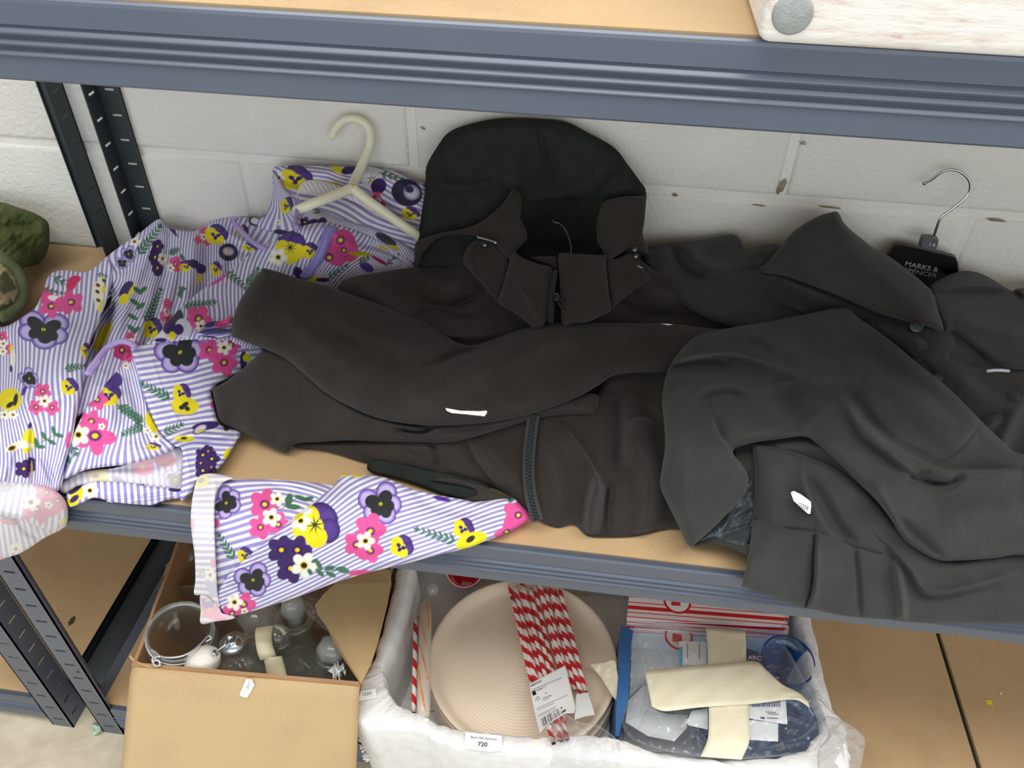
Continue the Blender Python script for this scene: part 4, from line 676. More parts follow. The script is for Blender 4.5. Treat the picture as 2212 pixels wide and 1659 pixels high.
# ================================================================== WHITE HANGER
HP = [(718, 299), (721, 286), (729, 273), (742, 261), (758, 256), (774, 258), (789, 267), (798, 282), (801, 300), (797, 320), (787, 345), (775, 372), (764, 396), (761, 406)]
hg = empty('clothes_hanger', atY(762, 406, -.035), 'cream plastic hanger standing in the neck of the floral garment', 'hanger')
hk = cat(HP, 5); n = len(hk); uu = (np.arange(n)/(n-1))**1.6; th_ = tY(hk, -.014); tf_ = FF(hk)-.030; Pn = CAM+rays(hk)*(th_*(1-uu)+np.minimum(tf_, th_)*uu)[:, None]
tube('hook', Pn, np.interp(np.linspace(0, 1, n), [0, .03, .5, 1], [.003, .0048, .0050, .0062]), 'cream_plastic', hg, 14)
for pts in ([(761, 406), (735, 417), (700, 431), (668, 443), (640, 456)], [(761, 406), (790, 430), (825, 455), (860, 480), (892, 502), (930, 530)]):
    q = cat(pts, 5); P_ = []
    for i, (x, y) in enumerate(q): P_.append(FF.pt(x, y, .030-.012*i/len(q)))
    P_[0] = Pn[-1]; tube('arm', P_, .0060, 'cream_plastic', hg, 14)
# ================================================================== BROWN-BLACK SOFTSHELL JACKET
J = crop(450, 230, 1.7105); H = crop(880, 450, 3.8807)
JF = Field([(1120, 252, 'y', -.022), (1000, 268, 'y', -.025), (920, 360, 'y', -.05), (1390, 420, 'y', -.045), (1300, 300, 'y', -.03), (900, 545, 'y', -.10), (1395, 545, 'y', -.09), (1150, 480, 'y', -.075), (1170, 600, 'z', -.035),
            (1000, 700, 'z', -.070), (1300, 700, 'z', -.065), (560, 585, 'z', -.022), (505, 720, 'z', -.060), (720, 640, 'z', -.040), (650, 600, 'z', -.028), (470, 850, 'z', -.105), (620, 950, 'z', -.135), (560, 800, 'z', -.075), (800, 800, 'z', -.080), (1000, 830, 'z', -.078),
            (1500, 640, 'z', -.065), (1500, 760, 'z', -.070), (1600, 900, 'z', -.085), (1400, 900, 'z', -.098), (1100, 940, 'z', -.110), (700, 985, 'z', -.142), (950, 1060, 'z', -.143), (1130, 1070, 'z', -.128), (1170, 1125, 'z', -.138), (1300, 1150, 'z', -.142), (1350, 1050, 'z', -.120), (1500, 1140, 'z', -.138), (1800, 700, 'z', -.06), (1800, 1000, 'z', -.10)])
jk = empty('hooded_jacket', atZ(1100, 850, SHELF_Z), 'brown-black hooded softshell jacket with a front zip, piled in the middle of the shelf', 'jacket')
S = 3.0
sheet('lower_body', J(300, 1238, 500, 1235, 700, 1225, 950, 1200, 1100, 1150, 1250, 1100, 1420, 1080, 1500, 980, 1700, 950, 1900, 950, 2000, 1200, 1900, 1500, 1796, 1560, 1700, 1562, 1620, 1580, 1560, 1590, 1470, 1592, 1400, 1586, 1350, 1545, 1290, 1556, 1230, 1535, 1190, 1508, 1130, 1448, 1040, 1400, 900, 1375, 760, 1345, 600, 1322, 440, 1275, 330, 1262), JF, 'softshell', jk, 0, .016, 22, step=S, skirt=.03, seed=21, wrk=.0015, wsc=110,
      folds=[('s', J(950, 1225, 1010, 1330, 1100, 1440), .012, 18, -1), ('r', J(1440, 1380, 1420, 1470, 1410, 1570), .016, 13), ('r', J(1480, 1400, 1470, 1480, 1460, 1580), -.012, 9), ('s', J(1300, 1160, 1380, 1260, 1450, 1390, 1460, 1500), .012, 24, 1), ('r', J(1560, 1100, 1560, 1250, 1620, 1400, 1600, 1560), .014, 24), ('r', J(1500, 1060, 1520, 1200, 1500, 1340), -.012, 18),
             ('r', J(1640, 1150, 1680, 1330, 1700, 1500), -.010, 18), ('s', J(700, 1240, 850, 1340, 950, 1400), .006, 14, 1), ('r', J(1000, 1250, 1080, 1350, 1150, 1400), .008, 16), ('r', J(820, 1235, 850, 1300, 840, 1330), -.006, 8), ('r', J(1230, 1200, 1290, 1380, 1300, 1520), .008, 20), ('s', J(1545, 1165, 1600, 1150, 1690, 1180), .01, 14, 1)])
sheet('hem_facing', J(588, 1322, 620, 1306, 700, 1316, 800, 1340, 900, 1360, 1000, 1385, 1040, 1410, 1012, 1462, 940, 1452, 860, 1432, 780, 1402, 700, 1376, 600, 1352), JF, 'fleece', jk, .006, .006, 8, step=S, skirt=.01, seed=22)
sheet('hem_fold', J(900, 1375, 980, 1395, 1060, 1420, 1120, 1446, 1090, 1446, 1000, 1462, 930, 1455, 990, 1440, 985, 1415, 930, 1398, 820, 1380), JF, 'softshell', jk, .013, .004, 6, step=2.2, skirt=.005, seed=23)
# chest and shoulders
sheet('body', J(480, 668, 530, 632, 600, 618, 770, 592, 925, 578, 950, 530, 985, 500, 1060, 520, 1150, 560, 1250, 590, 1480, 575, 1560, 545, 1640, 600, 1700, 612, 1800, 620, 2000, 660, 2000, 980, 1500, 1000, 1300, 1080, 900, 1100, 600, 960, 500, 800), JF, 'softshell', jk, .004, .016, 22, step=S, skirt=.03, seed=24, wrk=.0014, wsc=90,
      folds=[('r', J(780, 640, 880, 670, 960, 665), .010, 14), ('r', J(800, 720, 900, 740, 1010, 700), -.010, 12), ('s', J(830, 750, 930, 770, 1020, 760), .012, 12, -1), ('s', J(960, 590, 1040, 690, 1190, 810), .010, 12, -1), ('r', J(1560, 620, 1640, 700, 1740, 720), .010, 18), ('r', J(1500, 700, 1600, 760, 1790, 770), -.008, 12), ('s', J(660, 800, 900, 860, 1090, 850), .010, 18, -1), ('r', J(560, 660, 660, 730, 760, 790), .010, 20)])
surf_tube('seam', J(770, 770, 830, 745, 900, 745, 960, 715, 1015, 680, 1050, 650), JF, .0105, .0009, 'seam_thread', jk)
# inner hood (dark) and hood lobes
hin = sheet('hood', J(762, 560, 775, 480, 790, 380, 803, 300, 806, 222, 850, 142, 885, 98, 940, 72, 1040, 48, 1130, 42, 1230, 46, 1320, 56, 1400, 95, 1500, 152, 1550, 215, 1592, 272, 1617, 312, 1615, 380, 1605, 470, 1626, 540, 1570, 560, 1400, 590, 1200, 600, 1000, 600, 780, 592), JF, 'fleece', jk, .012, .022, 30, step=S, skirt=.04, seed=25, wrk=.0015, wsc=120,
      folds=[('r', J(1290, 330, 1300, 430, 1300, 540), -.045, 75), ('r', J(830, 290, 940, 300, 1060, 285), .006, 14), ('r', J(1220, 60, 1240, 170, 1270, 280), -.004, 6), ('r', J(1540, 240, 1470, 300, 1440, 400), .008, 16)])
sheet('hood_edge', J(764, 590, 764, 510, 800, 486, 870, 464, 940, 452, 1000, 430, 1050, 395, 1095, 350, 1125, 306, 1150, 325, 1157, 370, 1152, 410, 1166, 440, 1178, 480, 1160, 508, 1136, 535, 1128, 568, 1100, 556, 1080, 530, 1050, 500, 1010, 484, 960, 474, 880, 474, 830, 500, 795, 540, 775, 588), JF, 'softshell', jk, .036, .008, 12, step=S, skirt=.03, seed=26, folds=[('s', J(1110, 340, 1140, 420, 1165, 480, 1120, 540), .003, 8, -1)])
sheet('hood_edge', J(1436, 440, 1445, 395, 1462, 352, 1520, 335, 1600, 330, 1617, 340, 1612, 420, 1605, 470, 1618, 510, 1628, 545, 1590, 530, 1555, 522, 1520, 545, 1490, 562, 1466, 566, 1456, 530, 1438, 500), JF, 'softshell', jk, .034, .008, 12, step=S, skirt=.03, seed=27)
# collar halves
sheet('collar', H(900, 350, 930, 390, 1000, 430, 1110, 470, 1190, 485, 1212, 530, 1205, 640, 1190, 760, 1175, 880, 1150, 970, 1110, 1000, 1040, 990, 950, 910, 860, 850, 762, 792, 800, 650, 850, 470, 862, 420, 880, 380), JF, 'softshell', jk, .040, .007, 10, step=S, skirt=.02, seed=28, folds=[('r', H(930, 610, 1000, 730, 1070, 880), .005, 7), ('s', H(1170, 560, 1150, 760, 1130, 950), .003, 4, 1), ('s', H(930, 430, 1040, 480, 1180, 520), .002, 4, 1)])
sheet('collar', H(1270, 385, 1330, 376, 1460, 384, 1640, 392, 1664, 380, 1664, 450, 1672, 560, 1690, 720, 1706, 860, 1620, 900, 1520, 950, 1400, 960, 1300, 970, 1290, 800, 1275, 600, 1268, 470), JF, 'softshell', jk, .042, .006, 9, step=S, skirt=.02, seed=29, folds=[('s', H(1300, 440, 1470, 450, 1650, 450), .0025, 4, 1), ('s', H(1310, 460, 1305, 700, 1310, 950), .0025, 4, -1)])
sheet('neck_facing', H(1040, 412, 1120, 404, 1255, 408, 1262, 470, 1250, 520, 1220, 500, 1180, 470, 1090, 440), JF, 'softshell', jk, .026, .004, 6, step=2.4, skirt=.01, seed=30)
sheet('hood_flap', H(1660, 430, 1760, 420, 1850, 380, 1900, 400, 1950, 470, 2020, 560, 2035, 590, 1960, 640, 1860, 720, 1760, 800, 1710, 850, 1690, 720, 1672, 560), JF, 'softshell', jk, .032, .007, 9, step=S, skirt=.02, seed=31, folds=[('s', H(1940, 560, 1830, 680, 1700, 800), .004, 6, 1)])
sheet('shoulder_tab', H(480, 380, 520, 310, 590, 260, 680, 280, 760, 300, 820, 370, 858, 440, 830, 560, 800, 680, 760, 770, 700, 720, 620, 620, 540, 540, 470, 450), JF, 'softshell', jk, .028, .007, 9, step=S, skirt=.02, seed=32, folds=[('s', H(550, 300, 560, 460, 620, 600, 740, 750), .004, 7, 1)])
def zipper(name, pts, lift, w, parent, n_t):
    q = cat(pts, 8); z = empty(name, JF.pt(*q[0], lift), None); z.parent = parent; z.location = Vector([float(v) for v in JF.pt(*q[0], lift)])-parent.location
    def relz(o): o.parent = z; o.location = -(Vector(parent.location)+z.location)
    T = np.gradient(q, axis=0); T /= np.linalg.norm(T, axis=1)[:, None]; N = np.c_[-T[:, 1], T[:, 0]]
    Lp, Rp = q+N*w, q-N*w; V = []; F = []
    for r_, of in ((Lp, 0), (q, .0008), (Rp, 0)): V += list(surf_pts(JF, r_, lift+of))
    n = len(q)
    for i in range(n-1): F += [(i, i+1, n+i+1, n+i), (n+i, n+i+1, 2*n+i+1, 2*n+i)]
    V2 = [v+rays((1106, 829))[0]*.0012 for v in V]; k = len(V); F += [tuple(j+k for j in f)[::-1] for f in F[:]]
    relz(obj('zip_tape', V, F, 'zip_tape', None))
    seglen = np.r_[0, np.cumsum(np.hypot(*np.diff(q, axis=0).T))]; G = []
    for i in range(n_t):
        s_ = seglen[-1]*(i+.5)/n_t; x = np.interp(s_, seglen, q[:, 0]); y = np.interp(s_, seglen, q[:, 1]); tx = np.interp(s_, seglen, N[:, 0]); ty = np.interp(s_, seglen, N[:, 1])
        sd = 1 if i % 2 else -1; a = JF.pt(x+tx*sd*w*.42, y+ty*sd*w*.42, lift+.0022); b = JF.pt(x-tx*sd*w*.12, y-ty*sd*w*.12, lift+.0022); G.append(tube_geo([a, b], .0011, 6))
    v, f = join_geo(G); to = obj('zip_teeth', v, f, 'zip_teeth', None); relz(to); return z
zipper('zipper', J(1202, 1140, 1190, 1230, 1183, 1320, 1186, 1400, 1196, 1460, 1216, 1532), .014, 13, jk, 62)
zipper('zipper', H(1240, 520, 1225, 620, 1210, 740, 1205, 860, 1200, 960), .044, 6, jk, 26)
zp = [H(1240, 720, 1250, 760, 1290, 830, 1330, 880), H(1270, 750, 1310, 800, 1350, 832)]
for q in zp: surf_tube('zip_pull', q, JF, .052, .0014, 'black_plastic', jk)
surf_tube('zip_pull', H(1232, 722, 1250, 716, 1264, 730, 1262, 760, 1240, 770), JF, .052, .0011, 'dull_metal', jk)
surf_tube('cord_channel', H(585, 244, 660, 262, 748, 292), JF, .046, .0016, 'chrome', jk)
for x, y in ((650, 310), (1905, 350), (1915, 405)): lathe('cord_lock', [(0, .003), (.002, .0026), (.0032, .001), (.0034, -.001), (.002, -.0016)], JF.pt(*H(x, y)[0], .041), 'dull_metal', jk, 16, -FW)
surf_tube('cord_end', H(1925, 480, 1972, 502), JF, .044, .0014, 'dull_metal', jk)
# sleeves
sheet('left_sleeve', J(14, 1047, 14, 1044, 18, 1040, 60, 1018, 120, 975, 175, 925, 215, 900, 330, 930, 420, 1000, 600, 1100, 900, 1150, 1150, 1120, 1420, 1060, 1424, 1130, 1340, 1136, 1250, 1146, 1150, 1170, 1060, 1198, 980, 1222, 890, 1240, 780, 1240, 650, 1238, 520, 1234, 400, 1240, 322, 1246, 296, 1278, 262, 1272, 190, 1236, 120, 1200, 46, 1165, 28, 1110), JF, 'softshell', jk, .016, .014, 20, step=S, skirt=.03, seed=33, wrk=.001, wsc=120,
      folds=[('s', J(380, 1020, 480, 1090, 600, 1150, 780, 1190, 900, 1192), -.010, 14, -1), ('r', J(700, 1195, 780, 1205, 830, 1195), -.012, 7), ('r', J(860, 1215, 1000, 1205, 1180, 1160), .006, 9), ('r', J(120, 1180, 220, 1150, 330, 1180), .004, 20)])
sheet('right_sleeve', J(198, 602, 204, 597, 206, 597, 262, 612, 330, 634, 430, 662, 560, 706, 700, 756, 800, 800, 880, 850, 940, 880, 1000, 878, 1080, 850, 1160, 822, 1250, 803, 1330, 798, 1450, 799, 1600, 800, 1720, 803, 1850, 820, 2000, 840, 2000, 960, 1796, 948, 1700, 976, 1580, 982, 1500, 992, 1450, 1025, 1380, 1066, 1290, 1104, 1180, 1140, 1060, 1164, 940, 1176, 830, 1178, 720, 1170, 620, 1150, 520, 1108, 430, 1056, 350, 984, 290, 935, 230, 905, 168, 882, 96, 854, 90, 851, 88, 846, 90, 790, 118, 715, 165, 642, 192, 608), JF, 'softshell', jk, .034, .020, 30, step=S, skirt=.04, seed=34, wrk=.0012, wsc=130,
      folds=[('s', J(150, 880, 190, 760, 250, 620), .0016, 5, 1), ('r', J(350, 760, 500, 850, 680, 900, 700, 1000), -.006, 26), ('r', J(480, 780, 640, 860, 800, 890), .007, 26), ('r', J(820, 950, 960, 900, 1100, 858), -.010, 12), ('r', J(960, 1030, 1060, 940, 1200, 870, 1400, 850), .010, 34), ('r', J(1030, 1000, 1100, 920, 1180, 880), -.004, 10), ('s', J(1480, 985, 1420, 1040, 1300, 1090), .008, 20, -1), ('r', J(700, 1040, 820, 1090, 960, 1100), .006, 24), ('r', J(250, 700, 400, 830, 520, 960), .006, 36)])
surf_tube('cuff_stitching', J(160, 840, 172, 795, 194, 740, 222, 690), JF, .0525, .0006, 'seam_thread', jk)
# steel hook seen inside the hood
wh = empty('clothes_hanger', JF.pt(1190, 480, .02), 'thin dark wire hanger hook glinting inside the black hood', 'hanger')
surf_tube('hook', H(1217, 108, 1235, 118, 1270, 125, 1310, 160, 1340, 210, 1360, 270, 1372, 330, 1370, 400), JF, .012, .0011, 'dull_metal', wh); 
lathe('hook_tip', [(0, .0022), (.0018, .001), (.002, -.001), (0, -.002)], JF.pt(*H(1217, 106)[0], .014), 'chrome', wh, 12, -FW)
# ================================================================== CHARCOAL COAT
K = crop(1300, 330, 1.58)
CFd = Field([(1400, 530, 'y', -.05), (1600, 515, 'y', -.04), (1700, 490, 'y', -.04), (1810, 458, 'y', -.028), (1920, 560, 'y', -.05), (2050, 590, 'y', -.045), (2212, 630, 'y', -.04), (2000, 700, 'z', -.035), (2212, 780, 'z', -.055), (1900, 760, 'z', -.060), (1700, 680, 'z', -.050),
            (1500, 760, 'z', -.055), (1440, 880, 'z', -.085), (1430, 1030, 'z', -.105), (1490, 1178, 'z', -.140), (1560, 1120, 'z', -.120), (1620, 940, 'z', -.075), (1620, 1050, 'z', -.105), (1622, 1120, 'z', -.130), (1612, 1200, 'y', -.459), (1606, 1265, 'y', -.463), (1740, 1315, 'y', -.466), (1740, 1150, 'z', -.118), (1700, 1000, 'z', -.080), (1850, 850, 'z', -.055), (1950, 1000, 'z', -.070),
            (1850, 1330, 'y', -.468), (2000, 1345, 'y', -.468), (2212, 1355, 'y', -.468), (2300, 1360, 'y', -.468), (1950, 1220, 'z', -.125), (2212, 1180, 'z', -.115), (2212, 1000, 'z', -.075), (2300, 900, 'z', -.06)])
ct = empty('coat', atZ(1850, 950, SHELF_Z), 'charcoal black tailored coat with a wide collar, draped over the right front of the shelf', 'coat')
sheet('back_panel', K(130, 345, 180, 318, 235, 306, 320, 300, 400, 287, 448, 279, 476, 302, 486, 330, 520, 324, 560, 312, 640, 330, 900, 500, 1160, 600, 1220, 700, 1500, 720, 1500, 1100, 1200, 1000, 900, 700, 600, 640, 350, 560, 200, 450), CFd, 'coat_wool', ct, 0, .014, 20, step=S, skirt=.03, seed=41, wrk=.0016, wsc=90,
      folds=[('r', K(290, 320, 340, 380, 420, 400), .012, 18), ('r', K(240, 320, 280, 390, 330, 410), -.012, 12), ('s', K(380, 425, 560, 405, 720, 460, 960, 560), .010, 16, 1), ('s', K(560, 490, 640, 530, 700, 560), .008, 12, -1), ('r', K(920, 590, 1020, 620, 1100, 660), .012, 14), ('r', K(1180, 690, 1250, 740, 1441, 770), -.014, 16), ('r', K(1300, 950, 1380, 880, 1441, 820), .012, 26)])
sheet('inner_layer', K(470, 900, 700, 860, 900, 960, 1080, 1150, 1200, 1330, 1300, 1450, 900, 1450, 640, 1300, 520, 1200, 450, 1080), CFd, 'coat_wool', ct, .0, .01, 14, step=4, skirt=.02, seed=48, folds=[('r', K(560, 1000, 760, 1010, 900, 1120), .008, 16)])
sheet('inner_layer', K(1000, 560, 1200, 560, 1520, 640, 1520, 900, 1200, 860, 1050, 720), CFd, 'coat_wool', ct, .002, .01, 14, step=4, skirt=.02, seed=49)
sheet('front_panel', K(930, 600, 1060, 590, 1180, 600, 1210, 660, 1190, 700, 1340, 740, 1500, 760, 1500, 1120, 1350, 1060, 1240, 900, 1140, 790, 1120, 740, 1050, 690, 990, 650), CFd, 'coat_wool', ct, .006, .008, 12, step=S, skirt=.02, seed=42, folds=[('s', K(1060, 680, 1110, 740, 1150, 790), .010, 12, 1), ('r', K(1200, 760, 1300, 840, 1441, 900), .008, 22), ('r', K(1441, 830, 1380, 960, 1360, 1040), .010, 18)])
sheet('collar', K(1120, 470, 1160, 430, 1210, 408, 1262, 404, 1320, 424, 1398, 470, 1441, 462, 1520, 470, 1520, 740, 1441, 742, 1340, 718, 1290, 680, 1240, 640, 1200, 610, 1165, 600), CFd, 'coat_wool', ct, .016, .012, 16, step=S, skirt=.03, seed=43, folds=[('s', K(1140, 480, 1240, 468, 1400, 474, 1441, 500), .012, 18, -1), ('r', K(1200, 560, 1330, 600, 1441, 620), .008, 20)])
sheet('collar', K(536, 404, 570, 370, 604, 328, 645, 278, 695, 240, 742, 215, 775, 205, 806, 203, 830, 244, 880, 288, 935, 330, 985, 356, 1050, 405, 1104, 450, 1132, 482, 1148, 540, 1166, 607, 1110, 592, 1040, 574, 960, 552, 880, 520, 800, 484, 700, 446, 620, 420), CFd, 'coat_wool', ct, .034, .010, 14, step=S, skirt=.03, seed=44, wrk=.0008, folds=[('s', K(540, 412, 700, 455, 900, 538, 1150, 612), -.003, 5, -1), ('r', K(800, 220, 860, 330, 1000, 450, 1100, 560), .006, 30)])
sheet('sleeve_lining', K(360, 1280, 420, 1200, 470, 1120, 520, 1100, 530, 1240, 515, 1300, 490, 1345, 420, 1330, 380, 1316, 330, 1330), CFd, 'coat_lining', ct, 0, .010, 12, step=S, skirt=.01, seed=45, wrk=.003, wsc=30, folds=[('r', K(400, 1290, 450, 1240, 510, 1210), .006, 7), ('r', K(420, 1300, 480, 1280, 520, 1270), -.006, 6)])
sheet('hem_underside', K(312, 1340, 380, 1308, 470, 1325, 514, 1345, 512, 1382, 440, 1347, 380, 1338), CFd, 'coat_wool', ct, -.004, .004, 6, step=S, skirt=.01, seed=50)
sheet('skirt_panel', K(512, 992, 513, 988, 520, 988, 560, 996, 640, 1015, 720, 1045, 800, 1080, 900, 1160, 1000, 1270, 1100, 1360, 1200, 1390, 1350, 1370, 1500, 1360, 1520, 1606, 1441, 1606, 1250, 1606, 1130, 1606, 1030, 1600, 960, 1592, 870, 1586, 790, 1574, 715, 1556, 690, 1553, 600, 1520, 486, 1484, 478, 1481, 479, 1474, 490, 1420, 502, 1360, 512, 1280, 518, 1200, 522, 1100), CFd, 'coat_wool', ct, .012, .010, 12, step=S, skirt=.03, seed=46, wrk=.0010, wsc=120,
      folds=[('s', K(690, 1036, 700, 1130, 740, 1230, 790, 1300, 880, 1345), .009, 22, 1), ('s', K(728, 1310, 724, 1400, 720, 1480, 695, 1552), .016, 12, -1), ('r', K(726, 1312, 722, 1400, 716, 1490, 696, 1550), -.012, 5), ('r', K(860, 1350, 872, 1450, 880, 1580), -.005, 7), ('r', K(1000, 1400, 1020, 1500, 1028, 1596), .010, 11), ('s', K(960, 1330, 1040, 1420, 1105, 1505, 1250, 1490, 1441, 1436), .012, 26, -1), ('r', K(520, 1245, 620, 1275, 720, 1290, 840, 1330), -.0016, 3), ('r', K(560, 1000, 580, 1200, 560, 1440), .004, 30), ('r', K(720, 1130, 800, 1270, 850, 1320), -.006, 14)])
sheet('sleeve', K(206, 850, 212, 790, 228, 736, 255, 690, 290, 650, 330, 622, 390, 606, 480, 590, 560, 578, 650, 560, 740, 542, 800, 530, 845, 535, 880, 566, 940, 606, 1000, 652, 1060, 704, 1120, 752, 1180, 800, 1240, 858, 1300, 920, 1370, 985, 1441, 1030, 1520, 1070, 1520, 1385, 1441, 1372, 1340, 1384, 1220, 1392, 1150, 1390, 1090, 1362, 1030, 1318, 985, 1250, 940, 1190, 880, 1130, 800, 1050, 730, 990, 690, 968, 620, 975, 540, 986, 500, 994, 455, 1010, 450, 1030, 480, 1066, 500, 1108, 496, 1150, 460, 1200, 420, 1240, 370, 1290, 302, 1342, 270, 1290, 240, 1230, 200, 1142, 205, 1080, 216, 1000, 212, 920), CFd, 'coat_wool', ct, .036, .018, 28, step=S, skirt=.04, seed=47, wrk=.0014, wsc=120,
      folds=[('s', K(240, 730, 320, 700, 440, 690, 560, 720, 700, 780), .012, 26, -1), ('r', K(300, 630, 420, 620, 560, 660, 760, 740, 900, 760), .010, 30), ('r', K(380, 650, 480, 640, 620, 700), -.006, 14), ('r', K(220, 735, 330, 715, 420, 720), -.010, 10), ('s', K(372, 880, 400, 960, 450, 1020, 500, 1080), .012, 26, 1), ('r', K(620, 780, 640, 860, 700, 930), -.012, 34), ('s', K(820, 860, 880, 950, 960, 1020, 1060, 1100), .014, 22, -1), ('r', K(840, 800, 920, 920, 1000, 1000, 1120, 1060), -.010, 16),
             ('r', K(880, 760, 1050, 850, 1200, 960, 1290, 950), .012, 34), ('r', K(900, 940, 1000, 1010, 1180, 1110), .009, 12), ('s', K(1140, 1080, 1280, 1085, 1441, 1078), .012, 26, 1), ('r', K(1060, 1110, 1160, 1130, 1220, 1110), -.010, 10), ('r', K(1000, 1240, 1080, 1310, 1150, 1370), -.008, 12), ('r', K(1150, 1260, 1290, 1230, 1441, 1220), .008, 36), ('r', K(260, 900, 300, 1100, 300, 1280), .008, 34), ('r', K(350, 830, 430, 815, 480, 830), -.008, 9), ('r', K(1290, 930, 1210, 1020, 1060, 1110), -.0025, 5), ('r', K(940, 1120, 960, 1200, 1020, 1290), .006, 16)])
surf_tube('hem_stitching', K(520, 1246, 620, 1276, 720, 1290, 840, 1332, 960, 1366), CFd, .0135, .0005, 'seam_thread', ct)
c = CFd.pt(*K(1352, 745)[0], .020); tube('snap_fastener', [c-RT*.011, c-RT*.004+UP*.0008, c+RT*.004+UP*.0008, c+RT*.011], .0016, 'pearl_snap', ct)
c = CFd.pt(*K(1142, 775)[0], .016); lathe('button', [(0, .0004), (.005, .0006), (.0065, .0002), (.0068, -.003), (0, -.003)], c, 'black_plastic', ct, 20, -FW)
c = CFd.pt(*K(1075, 592)[0], .048); lathe('button', [(0, -.0002), (.0055, .0002), (.007, -.0006), (.0072, -.003), (0, -.003)], c, 'black_plastic', ct, 20, -FW)
# branded hanger
Mh = crop(1850, 340, 5.185); yH = -.030
mh = empty('clothes_hanger', atY(2008, 530, yH), 'black plastic hanger with a steel hook and a grey size cube, above the charcoal coat', 'hanger')
hk = cat(Mh(762, 284, 800, 270, 850, 240, 900, 200, 980, 150, 1060, 137, 1150, 155, 1225, 210, 1262, 260, 1275, 320, 1262, 390, 1220, 450, 1140, 520, 1040, 600, 950, 670, 915, 740, 885, 830, 852, 930), 5)
tube('hook', [atY(x, y, yH+.016*(1-i/len(hk))) for i, (x, y) in enumerate(hk)], .0016, 'chrome', mh, 10)
c = atY(*Mh(762, 286)[0], yH+.016); lathe('hook_tip', [(0, .0026), (.002, .0016), (.0026, 0), (.002, -.0016), (0, -.0026)], c, 'chrome', mh, 12, -FW)
def slab(name, pts, y, th, m, parent, bev=.001):
    """plate with a chamfered front edge"""
    P = np.array([atY(px, py, y) for px, py in pts]); c = P.mean(0); n = len(P)
    d = P-c; ln = np.linalg.norm(d, axis=1)[:, None]; Q = P-d/ln*bev
    V = np.r_[Q, P+[0, bev, 0], P+[0, th, 0]]; F = [tuple(range(n)), tuple(range(2*n, 3*n))[::-1]]
    for k_ in (0, n): F += [(k_+i, k_+n+i, k_+n+(i+1) % n, k_+(i+1) % n) for i in range(n)]
    return obj(name, V, F, m, parent, smooth=False)
sc = slab('size_cube', Mh(752, 906, 850, 908, 925, 930, 912, 990, 888, 1054, 800, 1040, 718, 1018, 730, 960), yH-.005, .010, 'grey_plastic', mh)
text('size_mark', '14', atY(*Mh(815, 990)[0], yH-.0055), atY(*Mh(880, 1003)[0], yH-.0055), atY(*Mh(822, 950)[0], yH-.0055), 'silver_print', sc)
slab('body', Mh(350, 1130, 430, 1000, 470, 982, 520, 984, 720, 1032, 900, 1072, 1080, 1114, 1120, 1130, 1138, 1180, 1150, 1300, 1200, 1420, 900, 1560, 560, 1500, 380, 1300), yH+.002, .008, 'black_plastic', mh)
for s_, a, b, u in (('MARKS &', (540, 1212), (908, 1285), (556, 1160)), ('SPENCER', (530, 1276), (893, 1345), (546, 1232))):
    text('lettering', s_, atY(*Mh(*a)[0], yH+.0015), atY(*Mh(*b)[0], yH+.0015), atY(*Mh(*u)[0], yH+.0015), 'silver_print', mh, .0006, .006)
# ================================================================== PAPER LOT TAGS ON THE CLOTHES
def paper_tag(field, pts, lift, label, m='paper_white', group='white paper lot tags', th=.0004, name='paper_tag'):
    V = surf_pts(field, pts, lift); c = V.mean(0); k = len(V); d = FW*th
    V2 = np.r_[V, V+d]; F = [tuple(range(k)), tuple(range(k, 2*k))[::-1]]+[(i, k+i, k+(i+1) % k, (i+1) % k) for i in range(k)]
    o = fixn(obj(name, V2, F, m, None, smooth=False)); return tag(o, label, 'tag', group)
t1 = paper_tag(CFd, K(645, 1160, 655, 1154, 680, 1166, 713, 1190, 715, 1205, 712, 1232, 704, 1232, 685, 1216, 655, 1188), .0245, 'white paper tag printed 12329 on the skirt of the charcoal coat')
text('number', '12329', CFd.pt(*K(668, 1206)[0], .0252), CFd.pt(*K(702, 1222)[0], .0252), CFd.pt(*K(673, 1192)[0], .0252), 'ink', t1)
t2 = paper_tag(JF, J(876, 1114, 930, 1124, 1000, 1126, 1029, 1124, 1030, 1132, 1020, 1145, 960, 1138, 900, 1133, 880, 1124), .062, 'curled white paper tag on the brown-black jacket sleeve')
text('number', '12328', JF.pt(*J(960, 1141)[0], .0628), JF.pt(*J(1008, 1144)[0], .0628), JF.pt(*J(962, 1137)[0], .0628), 'ink_grey', t2)
t3 = paper_tag(JF, J(1672, 802, 1700, 803, 1718, 806, 1700, 809), .060, 'sliver of a white tag at the top edge of the jacket sleeve')
# ================================================================== CAMOUFLAGE GARMENT AT THE LEFT EDGE
G = crop(0, 420, 5.53)
GF = Field([(0, 437, 'y', -.03), (60, 455, 'y', -.035), (104, 490, 'y', -.05), (106, 530, 'z', -.12), (80, 570, 'z', -.145), (0, 555, 'z', -.10), (-60, 440, 'y', -.03), (-60, 600, 'z', -.10), (0, 560, 'z', -.09), (50, 610, 'z', -.125), (54, 630, 'z', -.142), (0, 688, 'z', -.145), (-60, 690, 'z', -.14)])
gm = empty('camouflage_garment', atZ(20, 600, -.15), 'camouflage garment with olive fleece, lying on the neighbouring shelf at the left edge', 'garment')
sheet('fleece', G(-300, 60, 0, 92, 120, 120, 210, 152, 330, 190, 430, 232, 530, 290, 575, 340, 590, 400, 592, 480, 588, 580, 560, 700, 490, 800, 400, 850, 300, 866, 200, 900, -300, 900), GF, 'olive_fleece', gm, .03, .03, 26, step=2.6, skirt=.04, seed=51, wrk=.003, wsc=30, folds=[('r', G(0, 400, 200, 380, 430, 370), -.008, 10), ('r', G(30, 440, 120, 480, 140, 540), .006, 9)])
